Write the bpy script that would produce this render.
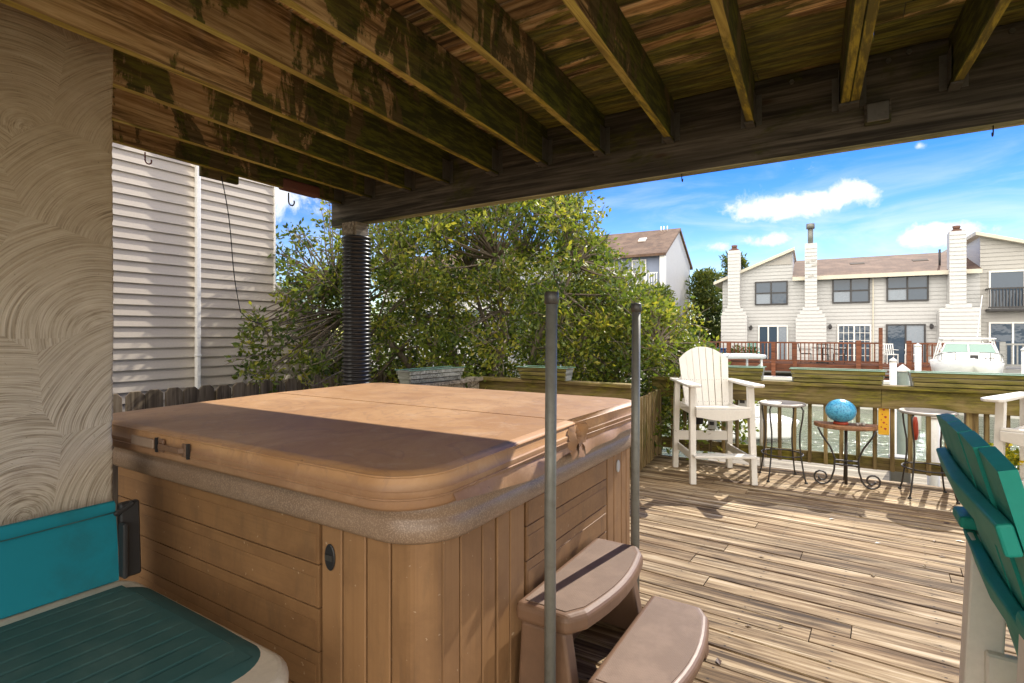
import bpy, bmesh, math, random
import numpy as np
from mathutils import Vector, Matrix
random.seed(7)
for o in list(bpy.data.objects): bpy.data.objects.remove(o)
S = bpy.context.scene
COL = S.collection
R = math.radians
# ------------------------------------------------------------------ camera, sky, sun, exposure
cd = bpy.data.cameras.new('camera'); cam = bpy.data.objects.new('camera', cd); COL.objects.link(cam)
cam.location = (0, 0, 1.45); cam.rotation_euler = (R(90), 0, R(32))
cd.sensor_width = 36; cd.lens = 537/1024*36; cd.shift_y = -8.5/1024
cd.clip_start = .05; cd.clip_end = 3000
S.camera = cam
SUN_AZ, SUN_EL = R(9), R(41)          # azimuth from +Y towards +X
SUN_STRENGTH, SKY_STRENGTH, EXPOSURE = 2.6, .15, 1.45
w = bpy.data.worlds.new('World'); S.world = w; w.use_nodes = True
S.view_settings.view_transform = 'Standard'; S.view_settings.look = 'None'
S.view_settings.exposure = EXPOSURE; S.view_settings.gamma = 1; S.view_settings.use_curve_mapping = False
sd = bpy.data.lights.new('sun', 'SUN'); sd.energy = SUN_STRENGTH; sd.angle = R(.5); sd.color = (1, .93, .82)
sun = bpy.data.objects.new('sun', sd); COL.objects.link(sun)
sdir = Vector((math.sin(SUN_AZ)*math.cos(SUN_EL), math.cos(SUN_AZ)*math.cos(SUN_EL), math.sin(SUN_EL)))
sun.rotation_euler = sdir.to_track_quat('Z', 'Y').to_euler(); sun.location = sdir*60

def node(nt, typ, ins=None, **props):
    n = nt.nodes.new(typ)
    for k, v in props.items(): setattr(n, k, v)
    for k, v in (ins or {}).items():
        s = n.inputs[k]
        if isinstance(v, bpy.types.NodeSocket): nt.links.new(v, s)
        else: s.default_value = v
    return n
def mth(nt, op, a, b=0., c=0., clamp=False):
    return node(nt, 'ShaderNodeMath', {0: a, 1: b, 2: c}, operation=op, use_clamp=clamp).outputs[0]
def mix(nt, fac, a, b, blend='MIX'):
    n = nt.nodes.new('ShaderNodeMix'); n.data_type = 'RGBA'; n.blend_type = blend
    for i, v in ((0, fac), (6, a), (7, b)):
        if isinstance(v, bpy.types.NodeSocket): nt.links.new(v, n.inputs[i])
        else: n.inputs[i].default_value = (v if i == 0 else (*v, 1) if len(v) == 3 else v)
    return n.outputs[2]
def ramp(nt, fac, stops, interp='LINEAR'):
    n = nt.nodes.new('ShaderNodeValToRGB'); cr = n.color_ramp; cr.interpolation = interp
    while len(cr.elements) < len(stops): cr.elements.new(.5)
    for e, (p, c) in zip(cr.elements, stops):
        e.position = p; e.color = (c, c, c, 1) if not hasattr(c, '__len__') else (*c, 1)
    nt.links.new(fac, n.inputs[0]); return n.outputs[0]
def sstep(nt, v, a, b):
    return node(nt, 'ShaderNodeMapRange', {0: v, 1: a, 2: b, 3: 0., 4: 1.}, interpolation_type='SMOOTHSTEP').outputs[0]

# sky: Nishita with cloud banks given by their bearing and elevation, plus added fill clouds
nt = w.node_tree; nt.nodes.clear()
sky = node(nt, 'ShaderNodeTexSky', sky_type='NISHITA', sun_disc=False, sun_elevation=SUN_EL, sun_rotation=SUN_AZ,
           altitude=0, air_density=1.0, dust_density=.0, ozone_density=1.5)
hs = node(nt, 'ShaderNodeHueSaturation', {'Hue': .527, 'Saturation': 1.55, 'Value': .47, 'Color': sky.outputs[0]})
tcw = node(nt, 'ShaderNodeTexCoord'); sep = node(nt, 'ShaderNodeSeparateXYZ', {0: tcw.outputs['Generated']})
az = mth(nt, 'ARCTAN2', sep.outputs[0], sep.outputs[1]); el = mth(nt, 'ARCSINE', sep.outputs[2])
nz1 = node(nt, 'ShaderNodeTexNoise', {'Vector': tcw.outputs['Generated'], 'Scale': 15., 'Detail': 10., 'Roughness': .66, 'Distortion': .3})
mp = node(nt, 'ShaderNodeMapping', {'Vector': tcw.outputs['Generated'], 'Scale': (3., 3., 13.)})
nz2 = node(nt, 'ShaderNodeTexNoise', {'Vector': mp.outputs[0], 'Scale': 1.6, 'Detail': 6., 'Roughness': .6, 'Distortion': .6})
tot = None
# bearing deg (clockwise from +Y), elevation deg, half width, half height, strength
for a, e, wa, we, k in ((-4.8, 11.9, 5.6, 1.3, 1.5), (0.3, 12.5, 2.3, 1.2, 1.4), (-6.2, 8.9, 2.2, .8, 1.3), (-11, 8.6, 1.6, .7, 1.2),
                        (6.6, 8.2, 3.2, 1.0, 1.8), (9.5, 10.5, 1.0, .5, .9), (5.2, 15.5, .6, .4, .8), (-58, 14, 8, 4, 1.2), (-63, 9, 9, 3, 1.1), (40, 16, 9, 3, 1.2), (100, 18, 20, 6, 1.3), (170, 25, 25, 7, 1.3)):
    da = mth(nt, 'DIVIDE', mth(nt, 'SUBTRACT', az, R(a)), R(wa)); de = mth(nt, 'DIVIDE', mth(nt, 'SUBTRACT', el, R(e)), R(we))
    q = mth(nt, 'ADD', mth(nt, 'MULTIPLY', da, da), mth(nt, 'MULTIPLY', de, de))
    g = mth(nt, 'MULTIPLY', mth(nt, 'POWER', 2.718, mth(nt, 'MULTIPLY', q, -1.)), k)
    tot = g if tot is None else mth(nt, 'MAXIMUM', tot, g)
cum = sstep(nt, mth(nt, 'ADD', tot, mth(nt, 'MULTIPLY', mth(nt, 'SUBTRACT', nz1.outputs[0], .5), 3.4)), .40, 1.25)
band = mth(nt, 'MULTIPLY', sstep(nt, nz2.outputs[0], .40, .72), sstep(nt, el, R(20), R(7)))
cl = mth(nt, 'MAXIMUM', mth(nt, 'MULTIPLY', cum, .95), mth(nt, 'MULTIPLY', band, .42))
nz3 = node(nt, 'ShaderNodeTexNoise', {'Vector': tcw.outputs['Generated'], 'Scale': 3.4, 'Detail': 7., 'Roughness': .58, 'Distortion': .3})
back = sstep(nt, sep.outputs[1], .25, -.35)            # unseen bright cumulus away from the sun, added to fill the shaded sides
fill_cl = sstep(nt, mth(nt, 'ADD', nz3.outputs[0], mth(nt, 'MULTIPLY', back, .42)), .62, .80)
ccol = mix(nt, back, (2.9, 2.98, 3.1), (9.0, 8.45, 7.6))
skyc = mix(nt, mth(nt, 'MAXIMUM', cl, fill_cl), hs.outputs[0], ccol)
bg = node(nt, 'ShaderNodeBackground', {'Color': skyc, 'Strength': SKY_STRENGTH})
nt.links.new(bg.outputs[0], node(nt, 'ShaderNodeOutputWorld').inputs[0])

# ------------------------------------------------------------------ materials
def mat(name):
    m = bpy.data.materials.new(name); m.use_nodes = True
    return m, m.node_tree, m.node_tree.nodes['Principled BSDF']
def setc(nt, b, key, v):
    if isinstance(v, bpy.types.NodeSocket): nt.links.new(v, b.inputs[key])
    else: b.inputs[key].default_value = (*v, 1) if hasattr(v, '__len__') and len(v) == 3 else v
def coords(nt, jitter=True):
    tc = node(nt, 'ShaderNodeTexCoord').outputs['Object']
    at = node(nt, 'ShaderNodeAttribute', attribute_name='rnd').outputs['Fac']
    if not jitter: return tc, at
    oi = node(nt, 'ShaderNodeObjectInfo').outputs['Random']
    k = mth(nt, 'ADD', mth(nt, 'MULTIPLY', at, 37.), mth(nt, 'MULTIPLY', oi, 23.))
    off = node(nt, 'ShaderNodeCombineXYZ', {0: k, 1: mth(nt, 'MULTIPLY', k, 1.7), 2: mth(nt, 'MULTIPLY', k, .6)}).outputs[0]
    return node(nt, 'ShaderNodeVectorMath', {0: tc, 1: off}, operation='ADD').outputs[0], at
def scaled(nt, v, sc):
    return node(nt, 'ShaderNodeMapping', {'Vector': v, 'Scale': sc}).outputs[0]
def noise(nt, v, scale, detail=5, rough=.6, dist=0.):
    return node(nt, 'ShaderNodeTexNoise', {'Vector': v, 'Scale': float(scale), 'Detail': float(detail), 'Roughness': rough, 'Distortion': dist}).outputs[0]
def bump(nt, b, h, strength=.3, dist=.01):
    bn = node(nt, 'ShaderNodeBump', {'Height': h, 'Strength': strength, 'Distance': dist}); nt.links.new(bn.outputs[0], b.inputs['Normal'])

def wood(name, cols, axis='X', grain=45., along=1.6, stain=((.03, .02, .012), .5), moss=None, rough=.8, bmp=.35, var=.5, knots=True, wet=None, drip=None, hard=False):
    """weathered timber: streaky grain along one axis, plank to plank variation, stains, moss patches, knots"""
    m, nt, b = mat(name)
    v, at = coords(nt)
    ax = 'XYZ'.index(axis)
    sc = [grain]*3; sc[ax] = along
    g = noise(nt, scaled(nt, v, sc), 1., 7, .68, .5)
    sc2 = [grain*.28]*3; sc2[ax] = along*.55
    g2 = noise(nt, scaled(nt, v, sc2), 1., 5, .6, 1.2)
    f = mth(nt, 'ADD', mth(nt, 'MULTIPLY', g, .6), mth(nt, 'MULTIPLY', g2, .4))
    n = len(cols)
    c = ramp(nt, f, [(.36+.28*i/(n-1), cc) for i, cc in enumerate(cols)])
    pv = mth(nt, 'ADD', 1.-var/2, mth(nt, 'MULTIPLY', at, var))
    c = mix(nt, 1., c, node(nt, 'ShaderNodeCombineXYZ', {0: pv, 1: pv, 2: pv}).outputs[0], 'MULTIPLY')
    h = f
    if knots:
        sk = [7.]*3; sk[ax] = 2.2
        vo = node(nt, 'ShaderNodeTexVoronoi', {'Vector': scaled(nt, v, sk), 'Scale': 1., 'Randomness': 1.}, feature='F1')
        kd = sstep(nt, vo.outputs['Distance'], .16, .03)
        pick = sstep(nt, node(nt, 'ShaderNodeSeparateColor', {0: vo.outputs['Color']}).outputs[0], .55, .6)
        kk = mth(nt, 'MULTIPLY', kd, pick)
        c = mix(nt, mth(nt, 'MULTIPLY', kk, .8), c, (.07, .04, .02))
    if stain:
        ss = [4.2]*3; ss[ax] = 1.1
        st = sstep(nt, noise(nt, scaled(nt, v, ss), 1., 6, .66, .8), .41, .63)
        fine = sstep(nt, g, .60, .40)
        c = mix(nt, mth(nt, 'MULTIPLY', mth(nt, 'MULTIPLY', st, fine), stain[1]), c, stain[0])
    if wet:
        tc, _ = coords(nt, False)
        gs = node(nt, 'ShaderNodeSeparateXYZ', {0: tc}).outputs['XYZ'.index(wet[0])]
        wn = mth(nt, 'ADD', sstep(nt, gs, wet[1], wet[2]), mth(nt, 'MULTIPLY', mth(nt, 'SUBTRACT', noise(nt, scaled(nt, tc, (3.6, 4.2, 2.)), 1., 6, .65, .5), .5), 2.6))
        wn = mth(nt, 'ADD', wn, mth(nt, 'MULTIPLY', mth(nt, 'SUBTRACT', g, .5), .5)); c = mix(nt, mth(nt, 'MULTIPLY', sstep(nt, wn, .46, .56), .82), c, wet[3])
    if moss:
        mc1, mc2, lo, hi, grad = moss
        tc, _ = coords(nt, False)
        s3 = [4.2]*3; s3[ax] = 1.7; s3 = drip or s3; s4 = [40.]*3; s4[ax] = 5.
        mn = noise(nt, scaled(nt, tc, s3), 1., 7, .66, .5)
        if grad:
            gx, g0, g1, gk = grad
            gs = node(nt, 'ShaderNodeSeparateXYZ', {0: tc}).outputs['XYZ'.index(gx)]
            mn = mth(nt, 'ADD', mn, mth(nt, 'MULTIPLY', sstep(nt, gs, g0, g1), gk))
        mk = sstep(nt, mth(nt, 'ADD', mn, mth(nt, 'MULTIPLY', mth(nt, 'SUBTRACT', g, .5), .16)) if hard else mn, lo, hi)
        fl = sstep(nt, noise(nt, scaled(nt, tc, s4), 1., 5, .7), .42, .66)
        c = mix(nt, mth(nt, 'MULTIPLY', mk, mth(nt, 'ADD', .55, mth(nt, 'MULTIPLY', g, .6))), c, mix(nt, fl, mc1, mc2))
    setc(nt, b, 'Base Color', c)
    setc(nt, b, 'Roughness', rough); b.inputs['Specular IOR Level'].default_value = .3
    bump(nt, b, h, bmp, .006)
    return m
def paint(name, col, rough=.5, dirt=.15, dirtcol=(.12, .1, .07), scale=6., bmp=.05, metal=0., spec=.5, fine=60., var=0.):
    m, nt, b = mat(name)
    v, at = coords(nt)
    n1 = sstep(nt, noise(nt, v, scale, 7, .68, .3), .42, .78)
    n2 = noise(nt, v, fine, 3, .6)
    c = mix(nt, mth(nt, 'MULTIPLY', n1, dirt), col, dirtcol)
    pv = mth(nt, 'ADD', .9-var/2, mth(nt, 'ADD', mth(nt, 'MULTIPLY', n2, .2), mth(nt, 'MULTIPLY', at, var)))
    c = mix(nt, 1., c, node(nt, 'ShaderNodeCombineXYZ', {0: pv, 1: pv, 2: pv}).outputs[0], 'MULTIPLY')
    setc(nt, b, 'Base Color', c)
    setc(nt, b, 'Roughness', mth(nt, 'ADD', rough-.06, mth(nt, 'MULTIPLY', n1, .15)))
    b.inputs['Metallic'].default_value = metal; b.inputs['Specular IOR Level'].default_value = spec
    bump(nt, b, n2, bmp, .003)
    return m
GREEN1, GREEN2 = (.035, .042, .008), (.13, .13, .014)
M = {}
M['deck'] = wood('weathered_deck', [(.04, .022, .009), (.20, .126, .062), (.42, .31, .178), (.63, .525, .365)], 'X', 27, 1.1, ((.06, .038, .02), .95), None, .82, .7, .30)
def nails(m):
    nt = m.node_tree; b = nt.nodes['Principled BSDF']; tc = node(nt, 'ShaderNodeTexCoord').outputs['Object']
    mp = node(nt, 'ShaderNodeMapping', {'Vector': tc, 'Rotation': (0, 0, R(3))}).outputs[0]; s = node(nt, 'ShaderNodeSeparateXYZ', {0: mp})
    du = mth(nt, 'ABSOLUTE', mth(nt, 'SUBTRACT', mth(nt, 'FLOORED_MODULO', s.outputs[0], .41), .2))
    dv = mth(nt, 'ABSOLUTE', mth(nt, 'SUBTRACT', mth(nt, 'ABSOLUTE', mth(nt, 'SUBTRACT', mth(nt, 'FLOORED_MODULO', mth(nt, 'ADD', s.outputs[1], 3.2), .1445), .069)), .043))
    k = mth(nt, 'MULTIPLY', sstep(nt, du, .007, .004), sstep(nt, dv, .006, .0035)); k2 = mth(nt, 'MULTIPLY', sstep(nt, du, .05, .0), sstep(nt, dv, .008, .002))
    old = b.inputs['Base Color'].links[0].from_socket
    setc(nt, b, 'Base Color', mix(nt, mth(nt, 'MAXIMUM', mth(nt, 'MULTIPLY', k, .95), mth(nt, 'MULTIPLY', k2, .35)), old, (.03, .022, .018)))
nails(M['deck'])
M['joist'] = wood('joist_timber', [(.09, .05, .018), (.33, .205, .09), (.50, .345, .17), (.66, .50, .28)], 'Y', 44, 1.0, ((.03, .02, .009), .6),
                  ((.028, .036, .005), (.12, .135, .012), .585, .635, ('Y', .5, 3.1, .20)), .8, .5, .4, True, ('Y', .9, 2.9, (.042, .038, .012)), (3., 4.6, 1.7), True)
M['joist_edge'] = wood('joist_edge_lichen', [(.24, .17, .045), (.42, .32, .08), (.55, .46, .13)], 'Y', 34, 1.2, ((.03, .022, .008), .6),
                  ((.07, .06, .008), (.34, .27, .02), .55, .7, ('Y', .8, 3.0, .22)), .85, .5, .3)
M['under'] = wood('decking_underside', [(.07, .035, .012), (.34, .195, .08), (.60, .40, .19), (.80, .62, .36)], 'X', 30, 1.1, ((.025, .02, .008), .9),
                  ((.035, .045, .006), (.19, .195, .02), .55, .62, ('Y', 1.2, 3.1, .17)), .85, .5, .9, True, None, (1.5, 5.5, 3.), True)
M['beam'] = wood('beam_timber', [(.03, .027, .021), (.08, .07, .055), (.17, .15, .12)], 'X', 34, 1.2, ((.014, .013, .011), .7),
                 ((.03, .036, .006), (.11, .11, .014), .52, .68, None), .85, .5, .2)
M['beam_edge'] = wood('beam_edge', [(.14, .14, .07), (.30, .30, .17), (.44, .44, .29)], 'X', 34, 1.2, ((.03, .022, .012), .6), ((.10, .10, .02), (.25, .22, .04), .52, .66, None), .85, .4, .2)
M['rail'] = wood('mossy_rail', [(.10, .068, .028), (.21, .155, .062), (.31, .245, .105)], 'X', 38, 1.6, ((.03, .02, .01), .6),
                 ((.075, .068, .010), (.24, .21, .022), .42, .62, None), .85, .4, .5)
M['baluster'] = wood('baluster_wood', [(.10, .065, .028), (.22, .155, .065), (.33, .25, .11)], 'Z', 38, 1.6, ((.03, .02, .01), .6),
                 ((.05, .05, .010), (.17, .15, .022), .52, .70, None), .85, .35, .5)
M['planter'] = wood('planter_slats', [(.11, .085, .028), (.24, .20, .07), (.35, .30, .12)], 'X', 38, 1.6, ((.03, .025, .01), .6),
                 ((.085, .085, .012), (.27, .25, .03), .40, .60, None), .85, .4, .5)
M['planter_grey'] = wood('planter_grey', [(.16, .16, .13), (.34, .35, .30), (.52, .53, .47)], 'Y', 38, 1.6, ((.05, .05, .03), .6), None, .85, .4, .5)
M['planter_rim'] = paint('planter_green_rim', (.16, .34, .24), .6, .4, (.25, .27, .16), 14)
M['fence'] = wood('old_fence', [(.07, .05, .032), (.17, .13, .085), (.28, .23, .16)], 'Z', 38, 1.6, ((.03, .022, .014), .7), None, .9, .5, .5)
M['plank_grey'] = wood('grey_plank', [(.16, .13, .09), (.33, .28, .21), (.48, .43, .34)], 'Y', 38, 1.6, ((.05, .04, .03), .6), None, .9, .5, .3)
M['dock'] = wood('dock_boards', [(.10, .085, .06), (.24, .21, .155), (.38, .34, .27)], 'X', 30, 1.4, ((.1, .08, .06), .5), None, .9, .3, .4)
M['redwood'] = wood('red_stained_deck', [(.07, .025, .012), (.16, .055, .026), (.24, .09, .045)], 'X', 30, 1.4, ((.03, .012, .008), .5), None, .7, .2, .3, False)
M['greywood'] = wood('grey_stained_deck', [(.16, .16, .155), (.27, .27, .26), (.36, .36, .35)], 'X', 30, 1.4, None, None, .8, .2, .3, False)
M['tabletop'] = wood('table_wood', [(.13, .06, .03), (.28, .14, .07), (.40, .22, .12)], 'X', 24, 2.2, ((.04, .02, .012), .5), None, .6, .3, .3)
M['siding'] = paint('cream_vinyl_siding', (.46, .405, .335), .55, .16, (.30, .27, .21), 2.2, .04)
M['white'] = paint('white_trim', (.78, .77, .74), .5, .12, (.4, .37, .3), 4)
M['farside'] = paint('far_white_siding', (.47, .47, .465), .6, .10, (.45, .42, .36), .8, .02, fine=8.)
M['farchim'] = paint('chimney_white_siding', (.52, .52, .515), .6, .08, (.45, .42, .36), .8, .02, fine=8.)
M['farside2'] = paint('far_tan_siding', (.40, .385, .36), .6, .15, (.4, .37, .3), .8, .02, fine=8.)
M['graygable'] = paint('grey_gable_siding', (.42, .40, .37), .7, .2, (.2, .18, .15), 1.5)
M['bluewall'] = paint('blue_grey_wall', (.22, .26, .36), .7, .1)
M['trim'] = paint('cream_fascia', (.60, .56, .46), .6, .2, (.3, .25, .18), 3)
M['poly'] = paint('white_poly_lumber', (.72, .69, .63), .42, .12, (.45, .38, .28), 9, .06, var=.06)
M['teal'] = paint('teal_poly_lumber', (.014, .26, .205), .6, .22, (.05, .24, .20), 7, .08, var=.05, spec=.25)
M['iron'] = paint('black_wrought_iron', (.022, .02, .018), .5, .45, (.09, .045, .02), 25, .15, spec=.5)
M['tray'] = paint('grey_metal_seat', (.40, .37, .33), .45, .4, (.16, .12, .09), 12, .1, .2)
M['black'] = paint('black_corrugated_plastic', (.016, .016, .018), .38, .25, (.07, .065, .055), 9, .05)
M['blackmat'] = paint('black_plastic', (.02, .02, .021), .55, .2, (.06, .05, .05), 9)
M['galv'] = paint('galvanised_steel', (.20, .205, .185), .5, .55, (.12, .105, .08), 16, .12, .3)
M['galvdark'] = paint('dull_steel_cap', (.10, .10, .095), .5, .4, (.13, .08, .05), 20, .1, .6)
M['hanger'] = paint('joist_hanger_steel', (.16, .155, .14), .5, .5, (.06, .05, .03), 20, .1, .6)
M['rust'] = paint('rusty_iron', (.20, .045, .022), .8, .4, (.08, .03, .02), 30, .2)
M['dullred'] = paint('dull_red_plastic', (.16, .06, .045), .6, .3)
M['glass'] = paint('window_glass', (.05, .075, .11), .06, .0, spec=.6, bmp=0.)
M['blind'] = paint('window_blinds', (.24, .28, .33), .3, .1, spec=.6)
M['darkframe'] = paint('bronze_window_frame', (.035, .033, .035), .5, .1)
M['boat'] = paint('boat_gelcoat', (.82, .82, .80), .25, .06, (.5, .48, .42), 3, .01)
M['tint'] = paint('boat_windscreen', (.22, .34, .30), .12, .05, spec=.6)
M['canvas'] = paint('grey_canvas', (.52, .54, .56), .8, .15)
M['canvas_dark'] = paint('weathered_grey_box', (.20, .20, .19), .7, .3)
M['yellow'] = paint('yellow_sign_paint', (.78, .42, .012), .5, .12, (.4, .2, .02), 12)
M['red'] = paint('red_paint', (.42, .05, .02), .5, .2)
M['blue'] = paint('blue_fabric', (.03, .10, .28), .6, .2)
M['greyplastic'] = paint('grey_plastic_box', (.48, .48, .46), .5, .2)
M['pvc'] = paint('white_pvc', (.80, .80, .78), .4, .12, (.4, .37, .3), 9)
M['pile'] = paint('white_pile_wrap', (.74, .73, .70), .5, .18, (.3, .28, .2), 5)
M['pilecap'] = paint('green_grey_pile', (.17, .21, .18), .7, .3)
M['soil'] = paint('planter_soil', (.045, .032, .022), .95, .4, (.09, .07, .045), 20, .5)
M['vinyl_bulkhead'] = paint('pale_bulkhead', (.60, .59, .55), .6, .3, (.25, .24, .18), 1.5)
M['bark'] = paint('bark', (.16, .125, .09), .9, .5, (.24, .21, .16), 14, .4)
M['brick'] = paint('chimney_cap_brick', (.15, .075, .055), .8, .3)
M['cream_shell'] = paint('cream_moulded_plastic', (.60, .54, .44), .45, .3, (.27, .22, .16), 9, .05)

def glassmat(m):
    nt = m.node_tree; b = nt.nodes['Principled BSDF']; v, at = coords(nt)
    bump(nt, b, noise(nt, v, 1.6, 3, .5), .25, .06)
glassmat(M['glass'])
def shingles():
    m, nt, b = mat('brown_shingles'); v, _ = coords(nt, False)
    br = node(nt, 'ShaderNodeTexBrick', {'Vector': v, 'Color1': (.135, .078, .05, 1), 'Color2': (.085, .05, .035, 1), 'Mortar': (.06, .045, .035, 1), 'Scale': 1., 'Mortar Size': .012, 'Brick Width': .3, 'Row Height': .14})
    n1 = noise(nt, v, 1.3, 6, .65); c = mix(nt, sstep(nt, n1, .4, .7), br.outputs[0], (.17, .11, .075)); setc(nt, b, 'Base Color', c); setc(nt, b, 'Roughness', .92)
    return m
M['roof'] = shingles()
def stucco():
    """hand-trowelled stucco: overlapping fans of arcs, each round its own centre"""
    m, nt, b = mat('trowelled_stucco'); tc, _ = coords(nt, False)
    s = node(nt, 'ShaderNodeSeparateXYZ', {0: tc})
    p = node(nt, 'ShaderNodeCombineXYZ', {0: s.outputs[1], 1: s.outputs[2], 2: 0.}).outputs[0]
    wob = noise(nt, p, 4., 0, .5)
    wv = node(nt, 'ShaderNodeVectorMath', {0: p, 1: node(nt, 'ShaderNodeCombineXYZ', {0: mth(nt, 'MULTIPLY', wob, .022), 1: mth(nt, 'MULTIPLY', wob, -.018), 2: 0.}).outputs[0]}, operation='ADD').outputs[0]
    vo = node(nt, 'ShaderNodeTexVoronoi', {'Vector': wv, 'Scale': 2.6, 'Randomness': 1.}, feature='F1', voronoi_dimensions='2D')
    cen = node(nt, 'ShaderNodeVectorMath', {0: vo.outputs['Position'], 1: (.16, -.24, 0.)}, operation='ADD').outputs[0]
    dv = node(nt, 'ShaderNodeVectorMath', {0: wv, 1: cen}, operation='SUBTRACT').outputs[0]
    dist = node(nt, 'ShaderNodeVectorMath', {0: dv}, operation='LENGTH').outputs['Value']
    s2 = node(nt, 'ShaderNodeSeparateXYZ', {0: dv}); ang = mth(nt, 'ARCTAN2', s2.outputs[1], s2.outputs[0])
    cr = node(nt, 'ShaderNodeSeparateColor', {0: vo.outputs['Color']}).outputs[0]
    gv = node(nt, 'ShaderNodeCombineXYZ', {0: mth(nt, 'MULTIPLY', dist, 95.), 1: mth(nt, 'MULTIPLY', ang, .8), 2: mth(nt, 'MULTIPLY', cr, 40.)}).outputs[0]
    gf = node(nt, 'ShaderNodeCombineXYZ', {0: mth(nt, 'MULTIPLY', dist, 260.), 1: mth(nt, 'MULTIPLY', ang, 1.6), 2: mth(nt, 'MULTIPLY', cr, 40.)}).outputs[0]
    g = mth(nt, 'ADD', mth(nt, 'MULTIPLY', noise(nt, gv, 1., 3, .5), .42), mth(nt, 'MULTIPLY', noise(nt, gf, 1., 2, .5), .58))
    pit = sstep(nt, noise(nt, p, 120., 3, .6), .66, .72)
    big = noise(nt, p, 3., 6, .7)
    hgt = mth(nt, 'SUBTRACT', g, mth(nt, 'MULTIPLY', pit, .5))
    worn = sstep(nt, noise(nt, p, 5., 5, .65), .35, .65); g = mth(nt, 'ADD', .5, mth(nt, 'MULTIPLY', mth(nt, 'SUBTRACT', g, .5), mth(nt, 'ADD', .35, mth(nt, 'MULTIPLY', worn, .65))))
    c = ramp(nt, mth(nt, 'ADD', mth(nt, 'MULTIPLY', g, .8), mth(nt, 'MULTIPLY', big, .25)), [(.38, (.21, .15, .09)), (.52, (.42, .33, .22)), (.70, (.58, .48, .35))])
    zz = sstep(nt, s.outputs[2], 2.2, 1.0)      # brown bounce light painted into the colour: tan towards the top, whiter below
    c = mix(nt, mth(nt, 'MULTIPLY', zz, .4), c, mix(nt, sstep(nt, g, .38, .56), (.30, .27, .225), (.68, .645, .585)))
    c = mix(nt, mth(nt, 'MULTIPLY', pit, .55), c, (.10, .075, .05))
    setc(nt, b, 'Base Color', c); setc(nt, b, 'Roughness', .93); b.inputs['Specular IOR Level'].default_value = .15
    bump(nt, b, hgt, .9, .007); return m
M['stucco'] = stucco()
def spa(name, col, dark, rough, speck=None, grainax=None, bs=.1):
    m, nt, b = mat(name); v, at = coords(nt)
    n1 = noise(nt, v, 3.5, 7, .66, .4)
    c = mix(nt, sstep(nt, n1, .38, .72), col, dark)
    h = noise(nt, v, 90., 3, .6)
    if grainax:
        sc = [60.]*3; sc['XYZ'.index(grainax)] = 1.4
        h = noise(nt, scaled(nt, v, sc), 1., 4, .6); c = mix(nt, mth(nt, 'MULTIPLY', sstep(nt, h, .42, .68), .35), c, dark)
    if grainax:
        sm = sstep(nt, noise(nt, scaled(nt, v, (9., 9., 2.)), 1., 7, .7, .4), .50, .74); c = mix(nt, mth(nt, 'MULTIPLY', sm, .45), c, (.11, .07, .04))
        fl = sstep(nt, noise(nt, v, 46., 2, .4), .735, .76); c = mix(nt, mth(nt, 'MULTIPLY', fl, .6), c, (.55, .42, .29))
    if speck:
        h = noise(nt, v, 210., 2, .5)
        c = mix(nt, sstep(nt, h, .5, .62), c, speck)
    setc(nt, b, 'Base Color', c); setc(nt, b, 'Roughness', mth(nt, 'ADD', rough-.1, mth(nt, 'MULTIPLY', n1, .2))); bump(nt, b, h, bs, .004); return m
M['tub'] = spa('spa_cabinet_brown', (.29, .158, .068), (.20, .105, .045), .5, None, 'X')
M['tubv'] = spa('spa_cabinet_brown_upright', (.31, .172, .078), (.22, .118, .053), .5, None, 'Z')
M['lip'] = spa('speckled_acrylic_lip', (.26, .175, .115), (.20, .135, .09), .36, (.345, .245, .17))
M['step'] = spa('mauve_brown_plastic', (.185, .105, .062), (.14, .08, .048), .5)
M['patch'] = spa('worn_vinyl_label', (.36, .26, .19), (.26, .18, .12), .6)
def covermat():
    m, nt, b = mat('faded_tan_vinyl'); v, at = coords(nt, False)
    n1 = noise(nt, v, 1.6, 7, .66, .6); n2 = noise(nt, v, 9., 6, .7, .3)
    c = mix(nt, sstep(nt, n1, .36, .66), (.40, .215, .095), (.53, .315, .155))
    c = mix(nt, mth(nt, 'MULTIPLY', sstep(nt, n2, .52, .74), .5), c, (.56, .39, .255))
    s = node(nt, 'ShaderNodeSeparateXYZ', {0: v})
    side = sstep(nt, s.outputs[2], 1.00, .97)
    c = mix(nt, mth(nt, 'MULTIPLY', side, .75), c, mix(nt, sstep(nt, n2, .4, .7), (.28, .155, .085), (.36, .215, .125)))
    ws = sstep(nt, noise(nt, v, 2.6, 5, .55, 1.5), .50, .515); we = sstep(nt, noise(nt, v, 2.6, 5, .55, 1.5), .56, .53)
    c = mix(nt, mth(nt, 'MULTIPLY', mth(nt, 'MULTIPLY', ws, we), .35), c, (.30, .17, .10))
    sp = sstep(nt, noise(nt, v, 34., 2, .5), .74, .78); c = mix(nt, mth(nt, 'MULTIPLY', sp, .5), c, (.12, .07, .04))
    setc(nt, b, 'Base Color', c); setc(nt, b, 'Roughness', mth(nt, 'ADD', .42, mth(nt, 'MULTIPLY', n2, .2)))
    h = mth(nt, 'ADD', mth(nt, 'MULTIPLY', noise(nt, v, 7., 4, .55, .5), 1.), mth(nt, 'MULTIPLY', noise(nt, v, 160., 2, .5), .08)); bump(nt, b, h, .35, .012); return m
M['cover'] = covermat()
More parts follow.
